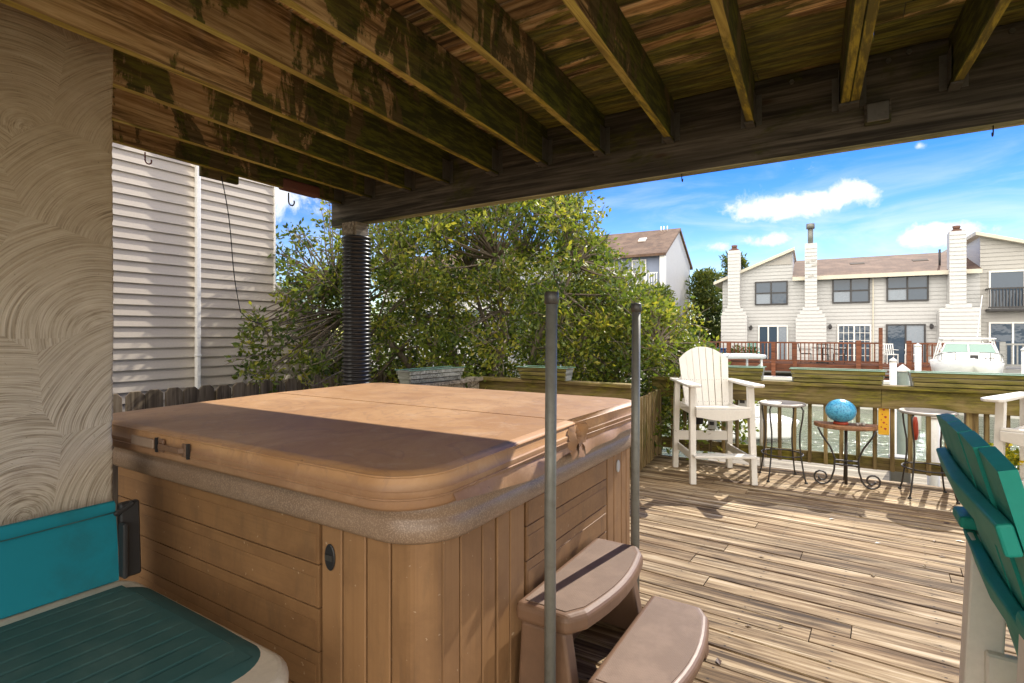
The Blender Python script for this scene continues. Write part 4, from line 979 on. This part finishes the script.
def chimney(t, u0, u1, b0, b1, zs0, zs1, ztop, cap=True):
    b = MB(); b.prism([(b0, -.8), (b1, -.8), (b1, zs0), (u1, zs1), (u1, ztop), (u0, ztop), (u0, zs1), (b0, zs0)], -.62, -.037, lambda a, c, q: (a, q, c))
    o = b.build('chimney', 'farchim', t, .02)
    cs = MB(); z = -.6
    while z < ztop-.1:
        k = 0 if z <= zs0 else min(1, (z-zs0)/(zs1-zs0)); a = b0+(u0-b0)*k; c = b1+(u1-b1)*k
        cs.add([(a, -.650, z), (c, -.650, z), (c, -.624, z+.19), (a, -.624, z+.19)], [(0, 1, 2, 3)], None); cs.add([(a, -.650, z), (c, -.650, z), (c, -.622, z+.004), (a, -.622, z+.004)], [(3, 2, 1, 0)], None); z += .19
    cs.build('chimney_siding', 'farchim', o)
    if cap:
        q = MB(); q.span(u0+.15, u1-.15, -.5, -.15, ztop, ztop+.14); q.span(u0+.05, u1-.05, -.58, -.08, ztop-.03+.032, ztop+.06); q.lathe([(.12, .14), (.16, .3), (.14, .32), (.0, .33)], 8, ((u0+u1)/2, -.33, ztop)); q.build('chimney_cap', 'brick', o)
    return o
def lamp(t, u, z):
    b = MB(); b.span(u-.05, u+.05, -.16, -.036, z-.1, z+.16); b.span(u-.08, u+.08, -.22, -.161, z-.06, z+.10); b.build('wall_lamp', 'darkframe', t, .02)
def house(label): return thing('townhouse', label, 'house', tuple(HO), HA, 'row of townhouses across the canal')
# first unit: shed roof rising to the right
t = house('leftmost white townhouse with a slanted shed roof across the canal')
top = lambda u: 4.30+(u+5.97)*(5.86-4.30)/3.78
b = MB(); b.prism([(-5.75, -.8), (-2.19, -.8), (-2.19, top(-2.19)), (-5.75, top(-5.75))], 0, 9, lambda a, c, q: (a, q, c)); b.build('wall_core', 'farside', t)
courses(-5.75, lambda z: -2.19, -.7, top(-2.19)-.02, lambda z: max(-5.75, -5.97+(z-4.30)*3.78/1.56), 'farside', t)
b = MB(); b.prism([(-3.55, 5.17), (-2.25, 5.17), (-2.25, 5.70)], -.062, -.04, lambda a, c, q: (a, q, c)); b.build('gable_panel', 'graygable', t)
b = MB(); b.prism([(-6.2, top(-6.2)), (-2.1, top(-2.1)), (-2.1, top(-2.1)+.16), (-6.2, top(-6.2)+.16)], -.3, 9.2, lambda a, c, q: (a, q, c)); b.build('roof', 'trim', t)
window(t, -4.02, -2.46, 3.03, 4.26); window(t, -3.85, -2.44, -.1, 1.83, 'white', 1, 3, 0, True); lamp(t, -4.25, 1.72)
chimney(t, -5.39, -4.78, -5.75, -4.41, 2.36, 2.86, 6.05)
# two middle units under one brown roof
def mid(label, u0, u1, cav):
    t = house(label)
    b = MB(); b.span(u0+.003, u1-.003, 0, 9, -.8, 4.4); b.build('wall_core', 'farside', t)
    courses(u0, lambda z: u1, -.7, 4.4, None, 'farside', t)
    b = MB(); b.prism([(-.4, 4.32), (4.3, 5.72), (9.2, 4.3), (9.2, 4.42), (4.3, 5.86), (-.4, 4.44)], u0, u1, lambda a, c, q: (q, a, c)); ro = b.build('roof', 'roof', t)
    b = MB(); b.span(u0, u1, -.435, -.405, 4.24, 4.44); b.build('eave_fascia', 'trim', t)
    b = MB(); b.box((cav, 2.4, 5.24), (.7, .5, .14), Matrix.Rotation(.29, 3, 'X')); b.build('roof_vent', 'soil', ro, .03)
    return t
t = mid('white townhouse with a tall metal flue on its chimney, left half under the brown roof', -2.19, 1.46, .9)
window(t, -.32, 1.26, 3.03, 4.24); window(t, -.09, 1.32, -.1, 1.85, 'white', 1, 2, 1, True); lamp(t, -.45, 1.75)
o = chimney(t, -1.61, -1.05, -2.03, -.63, 2.15, 2.78, 6.15, False)
b = MB(); b.tube([(-1.35, -.33, 6.15), (-1.35, -.33, 6.95)], .13, 10); b.lathe([(.2, .0), (.2, .26), (.0, .3)], 10, (-1.35, -.33, 6.95)); b.build('flue_pipe', 'galv', o)
b = MB()
for x0, x1, z in ((-1.32, -1.12, 5.2), (-1.3, -1.05, 4.95), (-1.55, -1.4, 5.15), (-1.45, -1.2, 4.4)): b.bar((x0, -.657, z), (x1, -.657, z+.05), .01, .09)
b.build('broken_siding', 'graygable', o)
b = MB(); b.span(1.40, 1.455, -.09, -.036, -.6, 4.25); b.build('downpipe', 'trim', t)
t = mid('white townhouse with a dark framed sliding door, right half under the brown roof', 1.46, 5.62, 3.7)
window(t, 2.02, 3.65, 3.06, 4.26); window(t, 2.0, 3.53, -.1, 1.86, 'darkframe', 1, 2, 0, True); lamp(t, 3.78, 1.75)
chimney(t, 4.38, 5.0, 4.0, 5.52, 2.46, 2.74, 6.2)
b = MB(); b.tube([(4.25, .8, 4.7), (4.25, .8, 5.6)], .05, 6); b.build('vent_pipe', 'darkframe', t)
t = house('tan townhouse with upstairs balcony at the right end of the row')
top2 = lambda u: 5.97-(u-5.62)*.315
b = MB(); b.prism([(5.625, -.8), (12, -.8), (12, 4.2), (8.9, top2(8.9)), (5.625, top2(5.625))], 0, 9, lambda a, c, q: (a, q, c)); b.build('wall_core', 'farside', t)
courses(5.62, lambda z: 12 if z < 4.2 else 5.62+(5.97-z)/.315 if z < 5.97 else 5.64, -.7, 5.9, None, 'farside2', t)
b = MB(); b.prism([(5.4, top2(5.4)), (12.3, top2(12.3)), (12.3, top2(12.3)+.16), (5.4, top2(5.4)+.16)], -.35, 9.2, lambda a, c, q: (a, q, c)); b.build('roof', 'trim', t)
window(t, 5.95, 8.4, 2.55, 4.3, 'white', 1, 2, 0, True); window(t, 5.95, 8.4, -.1, 1.92, 'white', 1, 3, 0, True)
bal = MB(); bal.span(5.80, 8.7, -.62, -.56, 3.45, 3.52); bal.span(5.80, 8.7, -.62, -.56, 2.58, 2.66)
for x in np.arange(5.82, 8.7, .115): bal.span(x, x+.035, -.61, -.57, 2.66, 3.45)
bal.span(5.80, 8.7, -.62, -.037, 2.46, 2.56); bal.span(5.80, 5.86, -.56, -.037, 3.45, 3.52); bal.build('balcony_rail', 'darkframe', t)

# far decks
def far_deck(label, u0, u1, m, posts, y0=-4.2, y1=-.66):
    t = thing('far_deck', label, 'deck', tuple(HO), HA)
    b = MB(); b.span(u0, u1, y0, y1, -.06, 0); b.span(u0, u1, y0-.04, y0-.002, -.36, -.002); b.build('deck_platform', m, t)
    b = MB(); b.span(u0, u1, y0-.02, y0+.1, .96, 1.03); b.span(u0, u1, y0, y0+.05, .12, .19); b.build('handrail', m, t)
    b = MB(); u = u0
    while u < u1: b.span(u, u+.045, y0+.006, y0+.05, .19, .96); u += .17
    o = b.build('balusters', m, t); o['kind'] = 'stuff'
    for p, h, z0 in posts:
        b = MB(); b.span(p-.09, p+.09, y0-.14, y0-.042, z0, h); b.build('post', m, t)
    return t
far_deck('red brown deck with railing and patio furniture across the canal', -6.2, 1.3, 'redwood', ((-6.1, 1.1, -.6), (-4.9, 1.0, -.7), (-2.9, 1.0, -.6), (-2.0, 1.0, -.6), (.52, 1.12, -.8)))
far_deck('red brown deck with stairs behind the white boat', 2.3, 5.2, 'redwood', ((2.35, 1.12, -.8), (5.1, 1.1, -.8)))
far_deck('grey railed deck at the right end across the canal', 5.35, 10.5, 'greywood', ((5.4, 1.1, -.8), (7.6, 1.1, -.8)))
t = thing('deck_stairs', 'red brown stairs between the two red decks', 'stairs', tuple(HO), HA)
b = MB()
for i in range(5): b.span(1.36, 2.22, -4.3-.28*i, -4.02-.28*i, -.12-.14*i, -.07-.14*i)
b.span(1.3, 2.28, -4.0, -.66, -.06, 0)
b.build('treads', 'redwood', t)
b = MB(); b.bar((1.33, -5.4, -.75), (1.33, -3.95, -.1), .05, .2); b.bar((2.25, -5.4, -.75), (2.25, -3.95, -.1), .05, .2); b.build('stringers', 'redwood', t)
b = MB(); b.span(1.27, 1.41, -4.35, -4.21, -.7, 1.68); b.build('newel_post', 'redwood', t)
# furniture on the far deck
def far_local(u, y, z=0.): return tuple(HO+Vector((u*math.cos(HA)-y*math.sin(HA), u*math.sin(HA)+y*math.cos(HA), z)))
def patio_chair(label, u, y, rz, m='blackmat'):
    t = thing('patio_chair', label, 'chair', far_local(u, y), rz+HA, 'patio chairs on the far deck')
    b = MB(); b.span(-.24, .24, -.24, .24, .42, .46); b.build('seat', m, t)
    b = MB()
    for x in np.linspace(-.22, .22, 6): b.bar((x, .24, .46), (x, .34, .92), .03, .03)
    b.bar((-.24, .345, .92), (.24, .345, .92), .04, .04); b.build('backrest', m, t)
    for x in (-.22, .22):
        for yy in (-.22, .22):
            b = MB(); b.bar((x, yy, 0), (x, yy, .42), .035, .035); b.build('leg', m, t)
        b = MB(); b.bar((x, -.24, .66), (x, .30, .66), .05, .03); b.build('armrest', m, t)
patio_chair('dark patio chair at the left end of the far patio table', -1.55, -2.6, R(90))
patio_chair('dark patio chair nearest the railing at the far patio table', -.85, -3.3, R(175))
patio_chair('dark patio chair at the right end of the far patio table', -.15, -2.6, R(-95))
patio_chair('white plastic patio chair left of the dark sliding door', 1.95, -1.9, R(15), 'pvc')
patio_chair('white plastic patio chair in front of the dark sliding door', 2.75, -1.9, R(-10), 'pvc')
patio_chair('teal patio chair by the first sliding door', -3.9, -2.2, R(20), 'teal')
patio_chair('tan wooden patio chair right of the dark sliding door', 3.35, -3.2, R(170), 'tabletop')
t = thing('patio_table', 'dark patio table among chairs on the red deck', 'table', far_local(-.85, -2.6), HA); b = MB(); b.lathe([(0, .70), (.45, .70), (.45, .73), (0, .73)], 16); b.build('tabletop', 'blackmat', t); b = MB(); b.tube([(0, 0, 0), (0, 0, .7)], .05, 8); b.lathe([(.28, 0), (.28, .03), (.05, .06)], 10); b.build('pedestal', 'blackmat', t)
t = thing('grill_cart', 'blue covered box at the left end of the red deck', 'cart', far_local(-5.5, -3.4), HA); b = MB(); b.span(-.35, .35, -.25, .25, .06, .62); b.build('box', 'blue', t, .05, 2); b = MB(); b.span(-.38, .38, -.28, .28, .625, .68); b.build('lid', 'blue', t, .02)
cl = [((random.uniform(-.7, .7), random.uniform(-.1, .1), .35+random.uniform(0, .35)), .2, 40, random.uniform(.2, .7)) for _ in range(14)]
t = thing('potted_plants', 'trough of bushy plants behind the red deck railing', 'plants', far_local(-4.4, -3.8), HA); leaf_mesh('foliage', cl, .12, 'leaf', t, .5, .2, 8); b = MB(); b.span(-.8, .8, -.14, .14, .0, .3); b.build('trough', 'brick', t, .02)

# tall house on the left beyond the shrub
t = thing('tall_house', 'tall three storey house with brown roof and white gable beyond the shrub', 'house', (-10.04, 35.0, 0), R(3))
b = MB(); b.prism([(0, -.7), (8, -.7), (8, 6.7), (4, 8.75), (0, 6.7)], -8, 0, lambda a, c, q: (q, a, c)); b.build('wall', 'farside', t)
b = MB(); b.prism([(-.6, 6.45), (4, 8.80), (8.6, 6.45), (8.6, 6.62), (4, 8.97), (-.6, 6.62)], -8.3, .12, lambda a, c, q: (q, a, c)); ro = b.build('roof', 'roof', t)
b = MB(); b.span(-3.4, -.32, -.05, -.002, 4.4, 6.5); b.build('porch_wall', 'bluewall', t)
window(t, -2.2, -1.3, 4.75, 6.3, 'white', 1, 1)
b = MB(); b.span(-.3, 0.02, -.45, -.006, -.7, 6.45); b.build('corner_column', 'white', t)
b = MB(); b.span(-3.5, -.32, -.9, -.052, 4.15, 4.36); b.span(-3.5, -.32, -.9, -.85, 5.3, 5.36)
for x in np.arange(-3.45, -.35, .16): b.span(x, x+.05, -.89, -.86, 4.36, 5.3)
b.build('balcony', 'white', t)
window(t, -2.6, -1.2, 1.6, 3.2, 'white', 2, 2)
b = MB(); b.box((-2.1, 2.1, 7.95), (.5, .6, .25), Matrix.Rotation(.47, 3, 'X')); b.build('skylight', 'white', ro)
b = MB()
for x in (-1.2, -1.0, -.75): b.tube([(x, 3.7, 8.8), (x, 3.7, 9.15)], .04, 6)
b.build('vent_pipe', 'white', ro)
t = thing('tall_house', 'white house seen in glimpses through the shrub beside the black post', 'house', (-15.5, 24.5, 0), R(3))
b = MB(); b.prism([(0, -.7), (7, -.7), (7, 4.6), (3.5, 6.4), (0, 4.6)], -9, 0, lambda a, c, q: (q, a, c)); b.build('wall', 'farside', t)
b = MB(); b.prism([(-.5, 4.4), (3.5, 6.45), (7.5, 4.4), (7.5, 4.55), (3.5, 6.62), (-.5, 4.55)], -9.3, .1, lambda a, c, q: (q, a, c)); b.build('roof', 'roof', t)
window(t, -3, -1.6, 1.2, 2.8, 'white', 2, 2); window(t, -6.5, -5, 1.2, 2.8, 'white', 2, 2)
b = MB(); b.span(-9, 0, -1.4, -1.34, .5, .58)
for x in np.arange(-9, 0, .2): b.span(x, x+.06, -1.39, -1.35, -.5, .5)
b.build('porch_rail', 'white', t)

# ------------------------------------------------------------------ boats and piles in the canal
t = thing('motor_boat', 'white cabin motor boat with tower frame moored across the canal', 'boat', (3.5, 24.0, -.32), R(-4)); t.scale = (.86, .86, .86)
secs = []; b = MB(); rows = []
for s_, hw, zk, zg in ((-2.6, .05, .75, 1.05), (-2.2, .42, .35, 1.02), (-1.6, .78, .1, .97), (-.8, 1.02, -.1, .92), (.5, 1.12, -.2, .86), (2.0, 1.14, -.2, .84), (2.9, 1.10, -.15, .84)):
    rows.append([(-hw, s_, zg), (-hw*.93, s_, zg*.55+zk*.45), (-hw*.62, s_, zk+.12), (0, s_, zk), (hw*.62, s_, zk+.12), (hw*.93, s_, zg*.55+zk*.45), (hw, s_, zg), (hw*.86, s_, zg+.05), (0, s_, zg+.10), (-hw*.86, s_, zg+.05)])
k = 10; vs = [p for r_ in rows for p in r_]
b.add(vs, [(i*k+j, i*k+(j+1) % k, (i+1)*k+(j+1) % k, (i+1)*k+j) for i in range(len(rows)-1) for j in range(k)]+[tuple(range(k)), tuple(range(6*k, 7*k))], .5, True); hull = b.build('hull', 'boat', t)
b = MB(); b.prism([(-.98, 0), (.98, 0), (.86, .34), (-.86, .34)], -1.2, .6, lambda a, c, q: (a, q-c*.3*(1 if q > 0 else -1.6), .95+c)); b.build('cabin_trunk', 'boat', t, .08, 3)
b = MB(); b.prism([(-.84, 0), (.84, 0), (.70, .34), (-.70, .34)], -.52, -.49, lambda a, c, q: (a, q+c*.6+.05, 1.30+c)); b.build('windscreen', 'tint', t)
b = MB()
for a0, a1 in (((-.84, -.48, 1.30), (-.70, -.27, 1.64)), ((.84, -.48, 1.30), (.70, -.27, 1.64)), ((-.70, -.27, 1.64), (.70, -.27, 1.64)), ((0, -.50, 1.30), (0, -.29, 1.64))): b.tube([a0, a1], .028, 6)
b.build('windscreen_frame', 'boat', t); b = MB()
for s in (-1, 1):
    b.tube([(s*1.02, -.1, .95), (s*.80, .2, 1.72), (s*.78, .25, 1.80)], .028, 6); b.tube([(s*1.04, 1.4, .9), (s*.82, 1.1, 1.8)], .028, 6); b.tube([(s*1.0, .6, .93), (s*.8, .15, 1.8)], .022, 6); b.tube([(s*.5, -.4, 1.3), (s*.45, .0, 1.8)], .02, 6)
b.build('tower_frame', 'boat', t)
b = MB(); b.prism(rrect(-.88, .88, -.15, 1.3, .2, 5), 1.80, 1.86, UP); b.build('hardtop', 'boat', t, .02)
b = MB()
for s in (-1, 1): b.tube([(s*.15, -2.5, 1.35), (s*.55, -2.0, 1.33), (s*.88, -1.3, 1.26), (s*1.0, -.6, 1.15)], .018, 6); [b.tube([(s*x, y, 1.0), (s*x, y, z)], .015, 5) for x, y, z in ((.5, -2.0, 1.33), (.86, -1.3, 1.26))]
b.build('bow_rail', 'galv', t)
b = MB(); b.span(-.02, .22, -1.33, -1.30, 1.02, 1.22); b.build('hatch', 'blackmat', t)
b = MB(); b.tube([(.32+.05*i, -1.335-.004*i, 1.10+.03*math.sin(i*1.4)) for i in range(9)], [.008, .018, .022, .012, .02, .026, .02, .014, .006], 6); b.build('decal', 'galvdark', t)
b = MB(); b.tube([(.35, .6, 1.86), (.55, 1.1, 3.6)], .014, 5); b.build('antenna', 'boat', t)
t = thing('canopy_boat', 'small skiff under a white canopy beyond the chair', 'boat', (-2.75, 17.2, -1.6), R(32))
b = MB(); b.prism(rrect(-1.15, .62, -.6, .6, .22, 5), 2.30, 2.42, UP); b.build('canopy', 'canvas', t, .05, 3)
b = MB()
for x in (-1.0, .45):
    for y in (-.48, .48): b.tube([(x, y, .3), (x, y, 2.3)], .03, 6)
b.build('canopy_posts', 'pvc', t)
b = MB(); b.prism([(-1.7, 0), (1.2, 0), (1.5, .55), (-1.8, .55)], -.7, .7, lambda a, c, q: (a, q, c)); b.build('hull', 'boat', t, .08, 3)
b = MB(); b.span(.3, .6, -.2, .2, .56, 1.1); b.build('console', 'boat', t, .04)
def piling(label, x, y, ztop, m='pile', rad=.065, cap=None):
    t = thing('dock_piling', label, 'piling', (x, y, -2.2), 0, 'dock pilings in the canal'); b = MB(); b.tube([(0, 0, 0), (0, 0, ztop+2.2)], rad, 12); b.build('shaft', m, t); b = MB(); b.lathe([(rad*1.12, ztop+2.19), (rad*1.12, ztop+2.22), (0, ztop+2.2+rad*1.2)], 12); b.build('cap', cap or m, t)
piling('white slender piling between the two right planters', .575, 9.80, 1.03, 'pile', .045)
piling('short green grey piling with pointed white cap by the slender white piling', .70, 9.95, .88, 'pilecap', .085, 'pile')
piling('white piling rising by the bow of the motor boat', 1.95, 21.9, 1.02, 'pile', .09)
piling('white piling at the right of the motor boat', 4.75, 22.6, .92, 'pile', .16)
piling('slim white wrapped piling just outside the rail behind the right stool', .78, 7.25, .55, 'pile', .055)
piling('weathered grey piling under the far deck', -3.2, 25.4, .0, 'pilecap', .11)
t = thing('dock_box', 'grey dock locker with red float outside the rail', 'dock box', (.48, 7.15, -.58)); b = MB(); b.span(-.09, .09, -.09, .09, 0, .66); b.build('locker', 'canvas_dark', t, .02, 2); b = MB(); b.span(-.10, .10, -.10, .10, .665, .70); b.build('lid', 'canvas_dark', t, .01)
b = MB(); b.lathe([(.0, -.12), (.02, -.11), (.028, -.04), (.024, .06), (.016, .12), (0, .13)], 10); o = b.build('red_float', 'red'); o.location = (.60, 6.98, .45); tag(o, 'red float hanging outside the rail by the grey locker', 'float')
t = thing('skiff', 'white skiff tied at the near dock, seen past the legs of the right chairs', 'boat', (3.1, 9.5, -1.55), R(15))
b = MB(); rows = []
for s_, hw in ((-1.9, .04), (-1.4, .42), (-.6, .66), (.6, .72), (1.8, .68)): rows.append([(s_, -hw, .95-.05*s_), (s_, -hw*.8, .25), (s_, 0, .12), (s_, hw*.8, .25), (s_, hw, .95-.05*s_), (s_, hw*.86, .96-.05*s_), (s_, 0, .8), (s_, -hw*.86, .96-.05*s_)])
k = 8; b.add([p for r_ in rows for p in r_], [(i*k+j, i*k+(j+1) % k, (i+1)*k+(j+1) % k, (i+1)*k+j) for i in range(4) for j in range(k)]+[tuple(range(k)), tuple(range(4*k, 5*k))], .5, True); b.build('hull', 'boat', t)
b = MB(); b.span(.9, 1.2, -.5, .5, 1.0, 1.05); b.build('bench', 'boat', t)
# flowers right of the rail
t = thing('flower_pot', 'pot of yellow flowers beside the right white chair', 'flowers', (1.10, 6.08, 0))
cl = [((random.uniform(-.14, .14), random.uniform(-.14, .14), .30+random.uniform(-.04, .13)), .08, 60, random.uniform(.2, .9)) for _ in range(22)]
leaf_mesh('blossoms', cl, .035, 'petal', t, .7, 0, 4); b = MB(); b.lathe([(.0, 0), (.12, 0), (.16, .24), (.17, .245), (.17, .27), (.15, .27), (.14, .23), (0, .23)], 16); b.build('pot', 'blackmat', t)

rg = np.random.default_rng(3); N = 46
p = np.stack([rg.uniform(-.75, 2.2, N), rg.uniform(1.6, 6.2, N), np.full(N, .004)], axis=1); a = rg.uniform(0, 6.28, N); L = rg.uniform(.014, .03, N)
vs = []; fs = []
for i in range(N):
    d = np.array([math.cos(a[i]), math.sin(a[i]), 0])*L[i]; n2 = np.array([-d[1], d[0], 0])*.5; h = rg.uniform(.001, .008)
    vs += [tuple(p[i]-d), tuple(p[i]+n2+[0, 0, h]), tuple(p[i]+d), tuple(p[i]-n2+[0, 0, h*.4])]; fs.append((4*i, 4*i+1, 4*i+2, 4*i+3))
b = MB()
for i in range(N): b.add(vs[4*i:4*i+4], [(0, 1, 2, 3)], rg.random())
o = b.build('fallen_leaves', 'dead_leaf'); o['kind'] = 'stuff'; tag(o, 'small dry brown leaves scattered over the deck boards', 'leaves')
